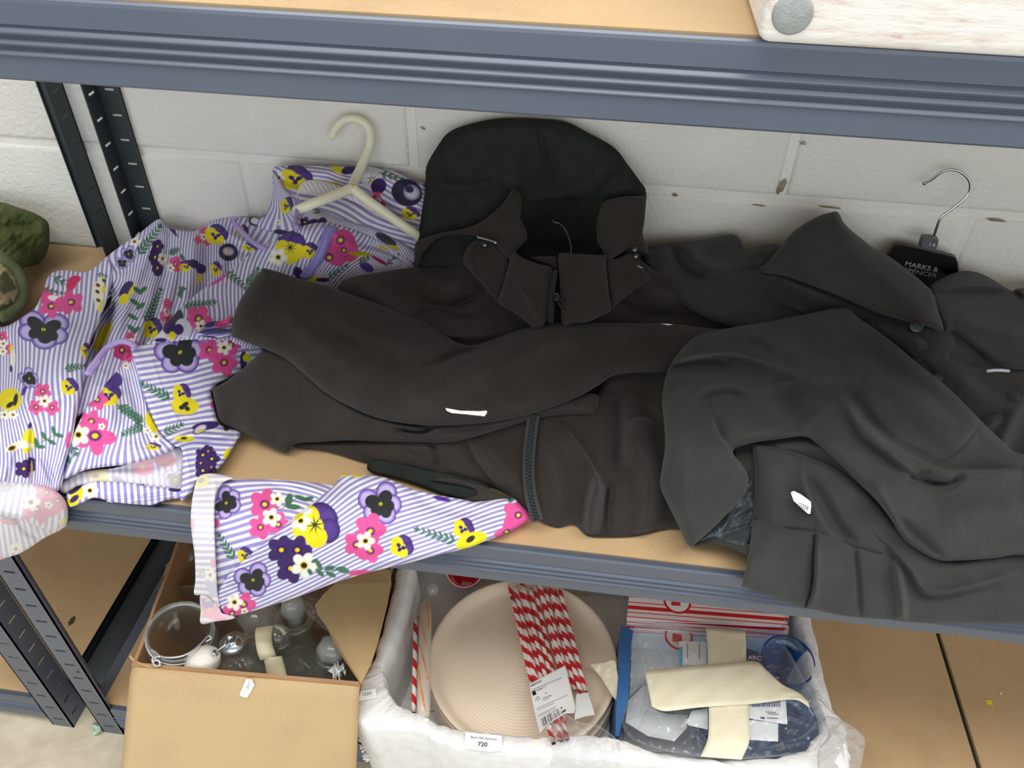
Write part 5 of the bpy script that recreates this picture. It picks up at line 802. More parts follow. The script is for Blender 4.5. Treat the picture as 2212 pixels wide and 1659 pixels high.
sheet('camouflage_panel', G(-300, 740, 0, 755, 100, 810, 190, 900, 260, 1010, 290, 1130, 280, 1250, 200, 1390, 100, 1450, 0, 1490, -300, 1500), GF, 'camouflage', gm, .04, .02, 18, step=2.6, skirt=.04, seed=52, wrk=.002, wsc=30)
surf_tube('binding', G(-60, 640, 20, 700, 80, 760), GF, .05, .0022, 'olive_binding', gm)
surf_tube('binding', G(-60, 735, 0, 765, 90, 815, 180, 900, 245, 1010, 270, 1130, 258, 1240, 195, 1360, 100, 1425, 0, 1470), GF, .045, .0068, 'olive_binding', gm, 8, 12)
# ================================================================== LOWER SHELF HELPERS
def plate_px(name, pts, zs, th, m, parent, d=None):
    P = [atZ(x, y, (zs if np.isscalar(zs) else zs[i])) for i, (x, y) in enumerate(pts)]; return poly_plate(name, P, th, m, parent)
def strip(name, Lp, Rp, zs, m, parent, th=.0003, arch=.0, na=6, nl=5, wav=0.):
    Lp, Rp = cat(Lp, nl), cat(Rp, nl); n = len(Lp); zz = np.interp(np.linspace(0, 1, n), np.linspace(0, 1, len(zs)), zs) if not np.isscalar(zs) else np.full(n, zs)
    V = []
    for i in range(n):
        for j in range(na+1):
            u = j/na; p = Lp[i]*(1-u)+Rp[i]*u; V.append(atZ(p[0], p[1], zz[i]+arch*math.sin(math.pi*u)+wav*math.sin(i*.9+j*1.3)))
    k = len(V); w = na+1; F = [(i*w+j, i*w+j+1, (i+1)*w+j+1, (i+1)*w+j) for i in range(n-1) for j in range(na)]
    V = np.array(V); V2 = V-[0, 0, th]; bd = [j for j in range(w)]+[i*w+na for i in range(1, n)]+[(n-1)*w+j for j in range(na-1, -1, -1)]+[i*w for i in range(n-2, 0, -1)]
    F += [tuple(a+k for a in f)[::-1] for f in F[:]]+[(bd[i], k+bd[i], k+bd[(i+1) % len(bd)], bd[(i+1) % len(bd)]) for i in range(len(bd))]
    return fixn(obj(name, np.r_[V, V2], F, m, parent))
class Plane:
    def __init__(s, a, b, c): s.a = np.array(a); n = np.cross(np.array(b)-s.a, np.array(c)-s.a); s.n = n/np.linalg.norm(n)
    def __call__(s, P): d = rays(P); return ((s.a-CAM)@s.n)/(d@s.n)
    def pt(s, x, y, lift=0): return CAM+rays((x, y))[0]*(s(np.array([(x, y)]))[0]-lift)
# ================================================================== CARDBOARD CARTON
A0, B0 = np.array([-.249, -.483, -.40]), np.array([.017, -.470, -.40]); AL, BR = np.array([-.304, -.13, -.40]), np.array([.008, -.13, -.40]); zb = -.5995
cb = empty('cardboard_box', (-.14, -.30, zb), 'open brown cardboard carton full of clear glassware, its front flap folded out', 'box')
def wall4(name, a, b, z0, z1, th, m, n):
    """upright board from a to b, n = inward normal"""
    a, b, n = np.array(a), np.array(b), np.array(n, float); n /= np.linalg.norm(n); N = 14; V = []; F = []
    for i in range(N+1):
        p = a+(b-a)*i/N; wz = .0012*math.sin(i*1.7+a[0]*40)
        for (o_, z) in ((0, z1+wz), (th, z1+wz), (th, z0), (0, z0)): V.append((p[0]+n[0]*o_, p[1]+n[1]*o_, z))
    for i in range(N): F += [(i*4+j, i*4+(j+1) % 4, i*4+4+(j+1) % 4, i*4+4+j) for j in range(4)]
    F += [(0, 1, 2, 3), (N*4+3, N*4+2, N*4+1, N*4)]; return fixn(obj(name, V, F, m, cb, smooth=False))
Af, Bf = A0+[.004, .036, 0], B0+[-.002, .026, 0]
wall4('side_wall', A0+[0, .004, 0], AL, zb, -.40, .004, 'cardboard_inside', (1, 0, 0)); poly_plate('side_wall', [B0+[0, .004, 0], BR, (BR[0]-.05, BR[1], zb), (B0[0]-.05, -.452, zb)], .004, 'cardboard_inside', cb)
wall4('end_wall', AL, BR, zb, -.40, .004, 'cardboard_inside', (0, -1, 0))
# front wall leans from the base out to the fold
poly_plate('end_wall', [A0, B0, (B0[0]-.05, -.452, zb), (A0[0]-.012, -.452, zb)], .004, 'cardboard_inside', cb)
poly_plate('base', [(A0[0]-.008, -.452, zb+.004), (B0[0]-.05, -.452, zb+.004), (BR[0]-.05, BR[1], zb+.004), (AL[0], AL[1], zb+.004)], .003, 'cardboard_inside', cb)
A2 = A0+(np.array([-.249, -.561, -.49])-A0)*1.5; B2 = B0+(np.array([.0157, -.5196, -.50])-B0)*1.45
def flap(name, a, b, b2, a2, th, m, crease):
    N, Mm = 26, 16; V = []; n_ = np.cross(b-a, a2-a); n_ /= np.linalg.norm(n_); n_ *= np.sign(n_@(CAM-a))
    for i in range(N+1):
        for j in range(Mm+1):
            u, v = i/N, j/Mm; p = (a*(1-u)+b*u)*(1-v)+(a2*(1-u)+b2*u)*v
            h = .004*math.sin(min(v/.06, 1)*math.pi/2)-.004+crease(u, v)
            V.append(p+n_*h)
    V = np.array(V); k = len(V); w = Mm+1; F = [(i*w+j, i*w+j+1, (i+1)*w+j+1, (i+1)*w+j) for i in range(N) for j in range(Mm)]
    bd = [j for j in range(w)]+[i*w+Mm for i in range(1, N+1)]+[N*w+j for j in range(Mm-1, -1, -1)]+[i*w for i in range(N-1, 0, -1)]
    F += [tuple(q+k for q in f)[::-1] for f in F[:]]+[(bd[i], k+bd[i], k+bd[(i+1) % len(bd)], bd[(i+1) % len(bd)]) for i in range(len(bd))]
    return fixn(obj(name, np.r_[V, V-n_*th], F, m, cb))
def gl_(x, c, w): return math.exp(-((x-c)/w)**2)
flap('front_flap', A0, B0, B2, A2, .004, 'cardboard', lambda u, v: .0016*gl_(v, .10+.05*abs(math.sin(u*5)), .02)-.0012*gl_(v, .17+.06*u, .02)+.0010*gl_(u+v*.9, .62, .03)+.0010*gl_(v, .62+.08*math.sin(u*6), .02)+.0008*math.sin(u*9+v*4))
fp = [(843, 1232), (845, 1258), (836, 1305), (815, 1390), (800, 1436), (780, 1476), (765, 1455), (742, 1420), (722, 1385), (703, 1348), (684, 1322), (680, 1308), (700, 1283), (722, 1262), (728, 1248), (748, 1240), (790, 1222)]
plate_px('side_flap', fp, [-.398]*5+[-.398, -.392, -.388, -.386, -.384, -.383, -.383, -.384, -.386, -.388, -.39, -.395], .0035, 'cardboard', cb)
tube('torn_edge', [atZ(*p, -.401) for p in ((281, 1416), (287, 1424), (297, 1431), (312, 1437), (326, 1440))], .0016, 'cardboard', cb, 6, 3)
FPL = Plane(A0, B0, (A2+B2)/2)
t4 = paper_tag(FPL, crop(0, 1080, 2.572)(1368, 995, 1398, 997, 1414, 1028, 1396, 1062, 1372, 1100, 1345, 1094, 1330, 1082, 1350, 1036), .0025, 'small white paper tag stuck on the front flap of the cardboard carton')
q = crop(0, 1080, 2.572); text('number', '12071', FPL.pt(*q(1376, 1058)[0], .0030), FPL.pt(*q(1398, 1008)[0], .0030), FPL.pt(*q(1362, 1052)[0], .0030), 'ink_grey', t4)
# ------------------------------------------------------------------ glassware in the carton
Q2 = crop(260, 1240, 3.687); GG = 'glassware inside the cardboard carton'
def spin(name, prof, base, m, parent, seg=36, axis=None, mod=None): return lathe(name, prof, base, m, parent, seg, axis, mod)
def facet(th, z, n=10, a=.05): return 1+a*math.cos(n*th)
# clip-top jar
ax = np.array([.20, -.10, .97]); ax /= np.linalg.norm(ax); ctr = atZ(389, 1366, -.399)
jar = empty('clip_top_jar', ctr-ax*.13, 'open clip-top glass jar with a wire bail, left front of the carton', 'jar', GG)
spin('body', [(0, -.150), (.036, -.150), (.040, -.144), (.0415, -.03), (.040, -.016), (.0368, -.010), (.0368, 0), (.0385, .002), (.0385, .004), (.034, .004), (.034, -.012), (.038, -.03), (.037, -.140), (0, -.143)], ctr, 'clear_glass', jar, 40, ax)
e1 = np.cross(ax, [0, 1, 0]); e1 /= np.linalg.norm(e1); e2 = np.cross(ax, e1)
def ring(r, h, n=40, a0=0, a1=6.2832): return [ctr+ax*h+(e1*math.cos(a)+e2*math.sin(a))*r for a in np.linspace(a0, a1, n)]
tube('wire_ring', ring(.0380, -.004), .0014, 'wire', jar, 8); tube('rubber_lip', ring(.0365, .004), .0012, 'clear_glass', jar, 8)
w0 = atZ(*Q2(325, 655)[0], -0.392); w1 = atZ(*Q2(265, 670)[0], -0.394); 
tube('bail', [atZ(*Q2(x, y)[0], z) for x, y, z in ((240, 600, -0.394), (285, 625, -0.392), (320, 655, -0.390), (400, 665, -0.388), (500, 650, -0.388), (590, 600, -0.390), (660, 535, -0.394), (690, 500, -0.396), (715, 495, -0.397), (722, 515, -0.398), (680, 538, -0.399))], .0011, 'wire', jar, 8, 4)
tube('catch', [atZ(*Q2(x, y)[0], z) for x, y, z in ((320, 655, -0.390), (262, 668, -0.392), (258, 700, -0.394), (280, 730, -0.396), (315, 725, -0.394), (305, 690, -0.391), (270, 690, -0.391), (262, 715, -0.394))], .0012, 'wire', jar, 8, 4)
# perfume atomiser
pa = empty('perfume_atomiser', atZ(505, 1440, -.56), 'glass perfume atomiser with a chrome stem and a white squeeze bulb', 'atomiser', GG)
c = atZ(*Q2(900, 560)[0], -0.409)
spin('bottle', [(0, -.075), (.022, -.075), (.034, -.062), (.038, -.045), (.034, -.028), (.020, -.016), (.012, -.010), (.012, -.002), (.0155, 0), (.0155, .004), (.010, .006), (0, .006)], c, 'clear_glass', pa, 48, None, lambda t, z: 1+(.05*math.cos(14*t) if z < -.012 else 0))
spin('cap', [(0, .020), (.003, .020), (.0042, .017), (.0042, .013), (.0034, .012), (.0045, .009), (.008, .007), (.0135, .004), (.014, .0), (.012, -.002)], c, 'chrome', pa, 28)
tube('stem', [c+[0, 0, .014], atZ(*Q2(840, 560)[0], -0.392), atZ(*Q2(790, 600)[0], -0.396), atZ(*Q2(752, 632)[0], -0.401)], .0016, 'chrome', pa, 10, 4)
bb = atZ(*Q2(665, 695)[0], -0.414); bx = atZ(*Q2(752, 632)[0], -0.401)-bb; L_ = np.linalg.norm(bx); bx /= L_
spin('bulb', [(0, -.024), (.008, -.0225), (.015, -.017), (.0185, -.008), (.0185, .002), (.0155, .011), (.010, .018), (.005, .0225), (.0035, L_-.001), (0, L_-.001)], bb, 'white_rubber', pa, 30, bx)
spin('ferrule', [(0, L_-.003), (.0045, L_-.003), (.0045, L_+.001), (.003, L_+.003), (0, L_+.003)], bb, 'chrome', pa, 16, bx)
# decanters and stoppers
def decanter(px, py, z, body, neck, label, mod=None, tilt=(0, 0, 1), col='clear_glass'):
    c = atZ(px, py, z); d = empty('decanter', c-np.array(tilt)*.10, label, 'decanter', GG); spin('body', body, c, col, d, 40, tilt, mod); return d, c
d1, c1 = decanter(*Q2(1262, 520)[0], -.425, [(0, -.13), (.04, -.13), (.046, -.12), (.048, -.06), (.036, -.036), (.018, -.024), (.0145, -.014), (.0145, 0), (.016, .002), (.016, .004), (.011, .004), (.011, -.02), (.030, -.042), (.042, -.064), (.040, -.122), (0, -.124)], 0, 'glass decanter wound with a strip of old masking tape at its neck', lambda t, z: 1+(.06*abs(math.cos(2*t)) if z < -.03 else 0), (.05, -.12, .99))
spin('stopper', [(0, .022), (.009, .021), (.0135, .015), (.0135, .008), (.010, .004), (.0095, -.012), (0, -.014)], c1, 'clear_glass', d1, 20, (.05, -.12, .99), lambda t, z: facet(t, z, 8, .06))
strip('tape', Q2(1085, 425, 1072, 470, 1078, 560, 1095, 640, 1115, 688), Q2(1225, 405, 1210, 450, 1208, 540, 1232, 620, 1248, 655), [-.405, -.402, -.402, -.408, -.416], 'old_masking_tape', d1, .0004, .004)
strip('tape', Q2(1140, 668, 1150, 720, 1162, 780, 1172, 836), Q2(1285, 652, 1300, 700, 1318, 770, 1335, 846), [-.414, -.420, -.428, -.436], 'old_masking_tape', d1, .0004, .004)
strip('tape', Q2(1225, 402, 1290, 420, 1330, 470), Q2(1230, 425, 1270, 445, 1300, 490), [-.404, -.408, -.416], 'old_masking_tape', d1, .0004, .001)
d2, c2 = decanter(*Q2(1392, 360)[0], -.43, [(0, -.13), (.036, -.13), (.044, -.11), (.042, -.06), (.026, -.036), (.015, -.028), (.014, -.018), (.020, -.014), (.0225, -.009), (.020, -.004), (.022, 0), (.0255, .002), (.0255, .005), (.017, .005), (.0165, -.02), (.030, -.05), (.036, -.11), (0, -.124)], 0, 'ringed-neck decanter behind the taped one with an upright cut-glass stopper')
spin('stopper', [(0, .036), (.009, .035), (.0135, .028), (.0145, .018), (.012, .010), (.009, .004), (.009, -.010), (0, -.012)], c2, 'frosted_glass', d2, 16, (-.05, .2, .97), lambda t, z: facet(t, z, 8, .08))
d3, c3 = decanter(*Q2(1700, 640)[0], -.43, [(0, -.13), (.04, -.13), (.05, -.11), (.052, -.075), (.040, -.044), (.022, -.026), (.013, -.016), (.013, -.008), (.020, -.004), (.022, 0), (.020, .003), (.012, .003), (.012, -.02), (.036, -.05), (.046, -.08), (.042, -.122), (0, -.124)], 0, 'round decanter at the right of the carton with a faceted stopper and lace', lambda t, z: 1+(.03*math.cos(16*t) if z < -.03 else 0))
spin('stopper', [(0, .026), (.010, .0245), (.0165, .018), (.0185, .012), (.0165, .006), (.009, .002), (.009, -.010), (0, -.012)], c3+[0, 0, .002], 'frosted_glass', d3, 14, (0, -.1, .99), lambda t, z: facet(t, z, 7, .06))
d4, c4 = decanter(*Q2(1110, 330)[0], -.452, [(0, -.11), (.034, -.11), (.040, -.09), (.038, -.06), (.020, -.042), (.013, -.034), (.012, -.028), (0, -.028)], 0, 'cut-glass decanter with a large scalloped globe stopper, behind the atomiser', lambda t, z: 1+.04*math.cos(12*t))
spin('stopper', [(0, .022), (.012, .0205), (.021, .015), (.0265, .006), (.027, -.003), (.022, -.012), (.014, -.020), (.009, -.024), (.008, -.034), (0, -.036)], c4, 'frosted_glass', d4, 30, (.05, -.1, .99), lambda t, z: facet(t, z, 9, .06))
for (x, y, z, s_, lab) in ((410, 1226, -.43, 1, 'tall clear glass vase at the back left of the carton'), (*Q2(850, 420)[0], -.47, .8, 'low glass between the wire bail jar and the globe stopper'), (*Q2(1480, 700)[0], -.485, 1, 'low clear glass at the front right of the carton')):
    c = atZ(x, y, z); g_ = lathe('glass_vase', [(0, -.10*s_), (.028*s_, -.10*s_), (.030*s_, -.094*s_), (.022*s_, -.07*s_), (.026*s_, -.03*s_), (.032*s_, 0), (.030*s_, .001), (.023*s_, -.03*s_), (.019*s_, -.07*s_), (.024*s_, -.09*s_), (0, -.094*s_)], c, 'clear_glass', None, 36, None, lambda t, z: 1+.03*math.cos(12*t)); tag(g_, lab, 'glass', GG)
lc = empty('lace_ribbon', c3-[0, 0, .02], 'scrap of white lace looped below the faceted stopper in the carton', 'lace')
r_ = np.random.RandomState(3)
for i in range(9):
    x0, y0 = Q2(1700+r_.randint(-30, 110), 700+r_.randint(-10, 50))[0]; x1, y1 = Q2(1700+r_.randint(0, 90), 790+r_.randint(-10, 85))[0]
    tube('strand', [atZ(x0, y0, -.418), atZ((x0+x1)/2+r_.randint(-6, 7), (y0+y1)/2, -.410+.004*r_.rand()), atZ(x1, y1, -.420)], .0007+.0006*r_.rand(), 'lace', lc, 6, 5)
strip('band', Q2(1650, 770, 1720, 720, 1800, 760), Q2(1700, 800, 1750, 760, 1790, 810), -.416, 'lace', lc, .0003, .002)
# crumpled cellophane over the back of the glassware
CW = Plane(atZ(600, 1300, -.42), atZ(760, 1300, -.42), atZ(640, 1440, -.43))
cw = sheet('cellophane_wrap', [(655, 1262), (700, 1250), (735, 1262), (752, 1300), (735, 1340), (742, 1390), (715, 1372), (690, 1350), (668, 1330), (650, 1300)], CW, 'film', None, 0, .004, 8, step=3, skirt=.002, seed=61, wrk=.012, wsc=26, limit=False, folds=[('r', [(660, 1290), (700, 1300), (740, 1330)], .01, 5), ('r', [(700, 1260), (705, 1310), (730, 1370)], -.01, 5)])
tag(cw, 'crumpled clear cellophane between the decanters in the carton', 'wrap')
# ================================================================== EXPANDED-POLYSTYRENE BOX
st_ = [((858, 1200), (892, 1200)), ((853, 1232), (886, 1237)), ((825, 1350), (860, 1350)), ((798, 1434), (829, 1436)), ((774, 1472), (829, 1455)), ((763, 1512), (832, 1480)), ((768, 1560), (845, 1504)), ((827, 1573), (866, 1524)), ((902, 1578), (910, 1543)), ((943, 1598), (955, 1565)), ((1000, 1617), (1010, 1577)), ((1087, 1628), (1090, 1585)), ((1191, 1634), (1174, 1590)), ((1290, 1640), (1280, 1587)), ((1380, 1648), (1352, 1600)), ((1500, 1662), (1442, 1629)), ((1650, 1672), (1580, 1640)), ((1780, 1672), (1714, 1628)), ((1840, 1660), (1768, 1590)), ((1836, 1600), (1781, 1552)), ((1827, 1556), (1770, 1520)), ((1809, 1542), (1762, 1495)), ((1795, 1496), (1752, 1450)), ((1772, 1400), (1742, 1390)), ((1758, 1335), (1731, 1335)), ((1745, 1280), (1718, 1280))]
zr = -.452
O_ = [atZ(*o, zr) for o, i in st_]+[np.array([.545, -.165, zr]), np.array([-.022, -.165, zr])]; I_ = [atZ(*i, zr) for o, i in st_]+[np.array([.520, -.188, zr]), np.array([.004, -.188, zr])]
O_, I_ = cat(O_, 6, True), cat(I_, 6, True); n = len(O_); rr = np.random.RandomState(11); V = []
cen = np.array([.27, -.33, 0])
for i in range(n):
    j = rr.randn(3)*.0007; o, q = O_[i]+j, I_[i]+rr.randn(3)*.0007; front = o[1] < -.40
    def tap(p, k): d = cen-p; d[2] = 0; d /= np.linalg.norm(d)+1e-9; return p+d*k
    ob = tap(o, .010); ob[2] = -.5992; om = np.array([*(o[:2]*.8+ob[:2]*.2), zr-.05])
    q2 = tap(q, .004); rows = [ob, om, tap(o, .001)-[0, 0, .009], tap(o, .003)-[0, 0, .003], tap(o, .007)+[0, 0, .0003*rr.randn()], tap(q, -.003)+[0, 0, .0004*rr.randn()], q-[0, 0, .003], q2-[0, 0, .03], np.array([*tap(q, .010)[:2], -.574])]
    V += rows
m_ = 9; F = [(i*m_+k_, i*m_+k_+1, ((i+1) % n)*m_+k_+1, ((i+1) % n)*m_+k_) for i in range(n) for k_ in range(m_-1)]
pbx = empty('polystyrene_box', (.27, -.33, -.5995), 'white expanded-polystyrene box with a broken front rim, holding plates, straws and glasses', 'box')
fixn(obj('walls', V, F, 'polystyrene', pbx))
fb = [V[i*m_+8] for i in range(n)]; ob = [V[i*m_] for i in range(n)]; c_ = np.array([.27, -.33, 0])
fixn(obj('base', list(np.array(fb)+[0, 0, .0005])+list(ob)+[(.27, -.33, -.5735), (.27, -.33, -.5992)], [(i, (i+1) % n, 2*n) for i in range(n)]+[(n+i, n+(i+1) % n, 2*n+1) for i in range(n)]+[(i, n+i, n+(i+1) % n, (i+1) % n) for i in range(n)], 'polystyrene', pbx, smooth=False))
cr = []
for i in range(60): # torn beads along the left front corner
    u = rr.rand(); p = atZ(764+14*rr.rand()+ (20*u if u > .5 else 0), 1535+110*u, -.46-.09*u); k_ = len(cr); a = .0009+.0016*rr.rand(); cr.append(lathe_geo([(0, -a), (a, 0), (0, a)], p, 5))
v, f = join_geo(cr); tag(obj('torn_beads', v, f, 'polystyrene', pbx), kind='stuff')
RZ = Plane(atZ(800, 1550, zr), atZ(1100, 1600, zr), atZ(1400, 1620, zr-.0001))
for i, (x, y, rx, ry) in enumerate(((920, 1556, 8, 6), (1160, 1604, 12, 6), (1316, 1602, 26, 9), (1345, 1612, 14, 7))):
    c = RZ.pt(x, y, .0006); obj('brown_stain', [c]+[RZ.pt(x+rx*math.cos(a)*(.7+.3*rr.rand()), y+ry*math.sin(a)*(.7+.3*rr.rand()), .0004) for a in np.arange(12)*.5236], [(0, 1+(k_+1) % 12, 1+k_) for k_ in range(12)], 'polystyrene_stained', pbx)
# lot label and small tag on the rim
LZ = Plane(atZ(1000, 1590, zr+.006), atZ(1090, 1596, zr+.006), atZ(1040, 1622, zr+.003))
t5 = paper_tag(LZ, [(1006, 1582), (1084, 1589), (1084, 1622), (1060, 1624), (1002, 1617)], 0, 'white printed lot label reading 720 on the front rim of the foam box', 'paper_white', 'white paper lot tags', .0004, 'lot_label')
text('lot_number', '720', LZ.pt(1031.5, 1611.5, .0006), LZ.pt(1052.5, 1612.8, .0006), LZ.pt(1032.3, 1602.5, .0006), 'ink', t5, .0003, .02)
text('auction_name', 'Bank Hall Auctions', LZ.pt(1017, 1594.5, .0006), LZ.pt(1073, 1599.5, .0006), LZ.pt(1017.6, 1589.4, .0006), 'ink', t5, .0003)
LZ2 = Plane(atZ(763, 1500, zr+.004), atZ(812, 1490, zr+.004), atZ(780, 1514, zr+.003))
t6 = paper_tag(LZ2, [(762, 1498), (768, 1495), (812, 1487), (814, 1508), (776, 1515), (765, 1511)], 0, 'white tag at the left front corner of the foam box')
text('number', '12251', LZ2.pt(784, 1503, .0006), LZ2.pt(803, 1500, .0006), LZ2.pt(784, 1497, .0006), 'ink', t6, .0003)
# ------------------------------------------------------------------ plates
pc_ = atZ(1129, 1424, -.500)
prof = [(0, -.016)]
r = .003
while r < .106: prof.append((r, -.016+.00017*math.cos(r/.0042*6.283)+max(0, r-.088)**2*8)); r += .0007
prof += [(.110, -.0105), (.115, -.0045), (.119, -.001), (.1225, .0002), (.1238, -.0006), (.1236, -.0022), (.118, -.006), (.108, -.0165), (.100, -.020), (.094, -.0205), (.093, -.0185), (0, -.0185)]
LB = ['top cream ribbed dinner plate of the stack, with the straws lying on it', 'second cream plate from the top of the stack in the foam box', 'third cream plate from the top of the stack in the foam box', 'fourth cream plate from the top of the stack in the foam box', 'bottom cream plate of the stack in the foam box']
p0_ = None
for i in range(5):
    if p0_ is None: p0_ = tag(lathe('dinner_plate', [(a, b) for a, b in prof], (0, 0, 0), 'plate_stoneware', None, 96), LB[0], 'plate', 'cream plates stacked in the foam box'); o = p0_
    else: o = p0_.copy(); COL.objects.link(o); o['label'] = LB[i]
    o.location = (pc_[0]+(0, -.0015, .0012, -.001, .0015)[i], pc_[1]+(0, .0012, -.0014, .001, 0)[i], pc_[2]-i*.0125)
# ------------------------------------------------------------------ straws
SZ = Field([(1000, 1255, 'z', -.497), (1100, 1262, 'z', -.495), (1215, 1270, 'z', -.495), (1150, 1480, 'z', -.491), (1260, 1490, 'z', -.489), (1180, 1600, 'z', -.444), (1240, 1600, 'z', -.444), (1200, 1540, 'z', -.478), (1330, 1450, 'z', -.490), (1000, 1500, 'z', -.49)])
def straw(a, b, lift, r, label, group, f=SZ, spiral=1.0):
    q = np.array([np.array(a)+(np.array(b)-np.array(a))*t for t in np.linspace(0, 1, 14)]); P = surf_pts(f, q, lift); seg = 12; V, F = tube_geo(P, r, seg+1, False)
    # seam column duplicated for a clean spiral
    V, F = [], []; T = P[-1]-P[0]; Ln = np.linalg.norm(T); T /= Ln; N = np.cross(T, [0, 0, 1]); N /= np.linalg.norm(N); B = np.cross(T, N); uv = []; n = len(P)
    ph0 = rng.rand()
    for i in range(n):
        for j in range(seg+1): th = 6.2832*j/seg; V.append(P[i]+r*(N*math.cos(th)+B*math.sin(th))); uv.append((j/seg+ph0, i/(n-1)*Ln/.0225*spiral))
    w = seg+1; F = [(i*w+j, i*w+j+1, (i+1)*w+j+1, (i+1)*w+j) for i in range(n-1) for j in range(seg)]
    k_ = len(V); V += [v-(v-P[i//w])*.12 for i, v in enumerate(V)]; uv += [(.75, 0)]*k_; F += [tuple(a_+k_ for a_ in f_)[::-1] for f_ in F[:]]
    for e in (0, n-1): F += [(e*w+j, k_+e*w+j, k_+e*w+j+1, e*w+j+1) for j in range(seg)]
    o = obj('paper_straw', V, F, 'striped_paper', None, True, np.array(uv)); return tag(o, label, 'straw', group)
ORD = ['leftmost', 'second from the left', 'third from the left', 'fourth from the left', 'fifth from the left', 'sixth from the left', 'seventh from the left', 'eighth from the left', 'ninth from the left', 'tenth from the left', 'rightmost']
for i in range(11):
    x0 = 1101+i*10.9; x1 = 1150+i*11.2+(i > 4)*3; y0 = 1266+i*.9+rr.randint(-3, 4); y1 = 1478+i*1.8+rr.randint(-2, 3)
    if i in (3, 5): x1, y1 = x1+ (26 if i == 3 else 16), 1596+rr.randint(-4, 8)
    straw((x0, y0), (x1, y1), .003+(.0035 if i % 3 == 1 else 0), .0030, 'red and white striped paper straw, %s in the bundle on the plates' % ORD[i], 'striped paper straws bundled on the plates')
for i, (a, b) in enumerate((((1106, 1290), (1196, 1606)), ((1165, 1262), (1222, 1470)), ((1190, 1268), (1256, 1500)), ((1128, 1262), (1214, 1600)))):
    straw(a, b, .0085, .0030, 'red and white striped paper straw, upper layer, %s' % ('the longest at the left', 'lying in the middle', 'lying at the right', 'second longest at the left')[i], 'striped paper straws bundled on the plates')
straw((898, 1334), (894, 1541), -.006, .0031, 'single red and white striped straw standing left of the plates', 'striped paper straws bundled on the plates', Plane(atZ(898, 1334, -.490), atZ(930, 1334, -.490), atZ(894, 1541, -.462)), .8)
# label card on the straws
lb = sheet('backing_card', [(1143, 1478), (1184, 1456), (1221, 1437), (1228, 1466), (1236, 1498), (1243, 1528), (1240, 1540), (1222, 1541), (1202, 1553), (1181, 1567), (1166, 1583), (1160, 1562), (1152, 1525)], SZ, 'paper_white', None, .0175, 0, 4, step=3, skirt=.0005, shrink=0, wrk=0, smooth=1, seed=70, limit=False)
tag(lb, 'white backing card with a barcode on the straw bundle', 'card')
q = crop(1130, 1400, 8.295)
def onlb(x, y, l=.0182): return SZ.pt(*q(x, y)[0], l)
text('shop_name', 'waitrose', onlb(132, 702), onlb(330, 600), onlb(120, 662), 'ink', lb, .0003, .01)
for (x0, y0, x1, y1, h_) in ((150, 748, 700, 520, 10), (160, 770, 420, 680, 8), (250, 760, 345, 712, 12), (385, 810, 430, 790, 14), (350, 890, 500, 830, 8), (340, 915, 520, 840, 8), (350, 940, 470, 890, 8), (240, 1080, 800, 830, 7), (250, 1110, 560, 980, 7), (265, 1200, 590, 1040, 7), (270, 1225, 480, 1120, 7)):
    a, b = onlb(x0, y0), onlb(x1, y1); d = onlb(x0+h_*.3, y0+h_)-a; obj('small_print', [a, b, b+d, a+d], [(0, 1, 2, 3)], 'ink_grey', lb, smooth=False)
obj('logo_square', [onlb(*p) for p in ((155, 785), (215, 758), (240, 825), (180, 855))], [(0, 1, 2, 3)], 'black_plastic', lb, smooth=False)
tube('tree_mark', [onlb(*p, .0186) for p in ((222, 945), (240, 890), (260, 868), (290, 880), (298, 915), (262, 935), (252, 925))], .00025, 'ink', lb, 5)
for i in range(18):
    if i in (5, 11, 14): continue
    u = i/17; x, y = 318+u*300, 1262-u*180; w_ = (5, 9, 4, 12, 6)[i % 5]; a = onlb(x, y); b = onlb(x+w_, y-w_*.6); c = onlb(x+w_+42, y-w_*.6+150-30*u); d = onlb(x+42, y+150-30*u); obj('barcode_bar', [a, b, c, d], [(0, 1, 2, 3)], 'ink', lb, smooth=False)
for pts in (((680, 1150), (755, 1090), (765, 1120), (690, 1180)), ((672, 1060), (690, 1052), (700, 1085), (682, 1092))): obj('small_print', [onlb(*p) for p in pts], [(0, 1, 2, 3)], 'ink', lb, smooth=False)
paper_tag(SZ, [(1245, 1500), (1256, 1496), (1270, 1497), (1278, 1520), (1285, 1544), (1262, 1548), (1241, 1555), (1243, 1530)], .010, 'pale blank corner of card under the right end of the straws', 'white_card', None, .0005, 'card_corner')['category'] = 'card'
tm = sheet('masking_tape_piece', [(1273, 1435), (1300, 1431), (1327, 1425), (1334, 1452), (1340, 1480), (1346, 1508), (1331, 1513), (1312, 1488), (1294, 1460)], Plane(atZ(1273, 1435, -.488), atZ(1327, 1425, -.465), atZ(1340, 1510, -.470)), 'masking_tape', None, 0, .001, 4, step=2.5, skirt=.001, seed=62, wrk=.002, wsc=40, limit=False)
tag(tm, 'folded triangular piece of masking tape right of the straws', 'tape')
BGF = Field([(1190, 1500, 'z', -.452), (1290, 1510, 'z', -.455), (1215, 1600, 'z', -.436), (1330, 1640, 'z', -.440), (1220, 1680, 'z', -.49), (1310, 1700, 'z', -.49), (1200, 1460, 'z', -.47)])
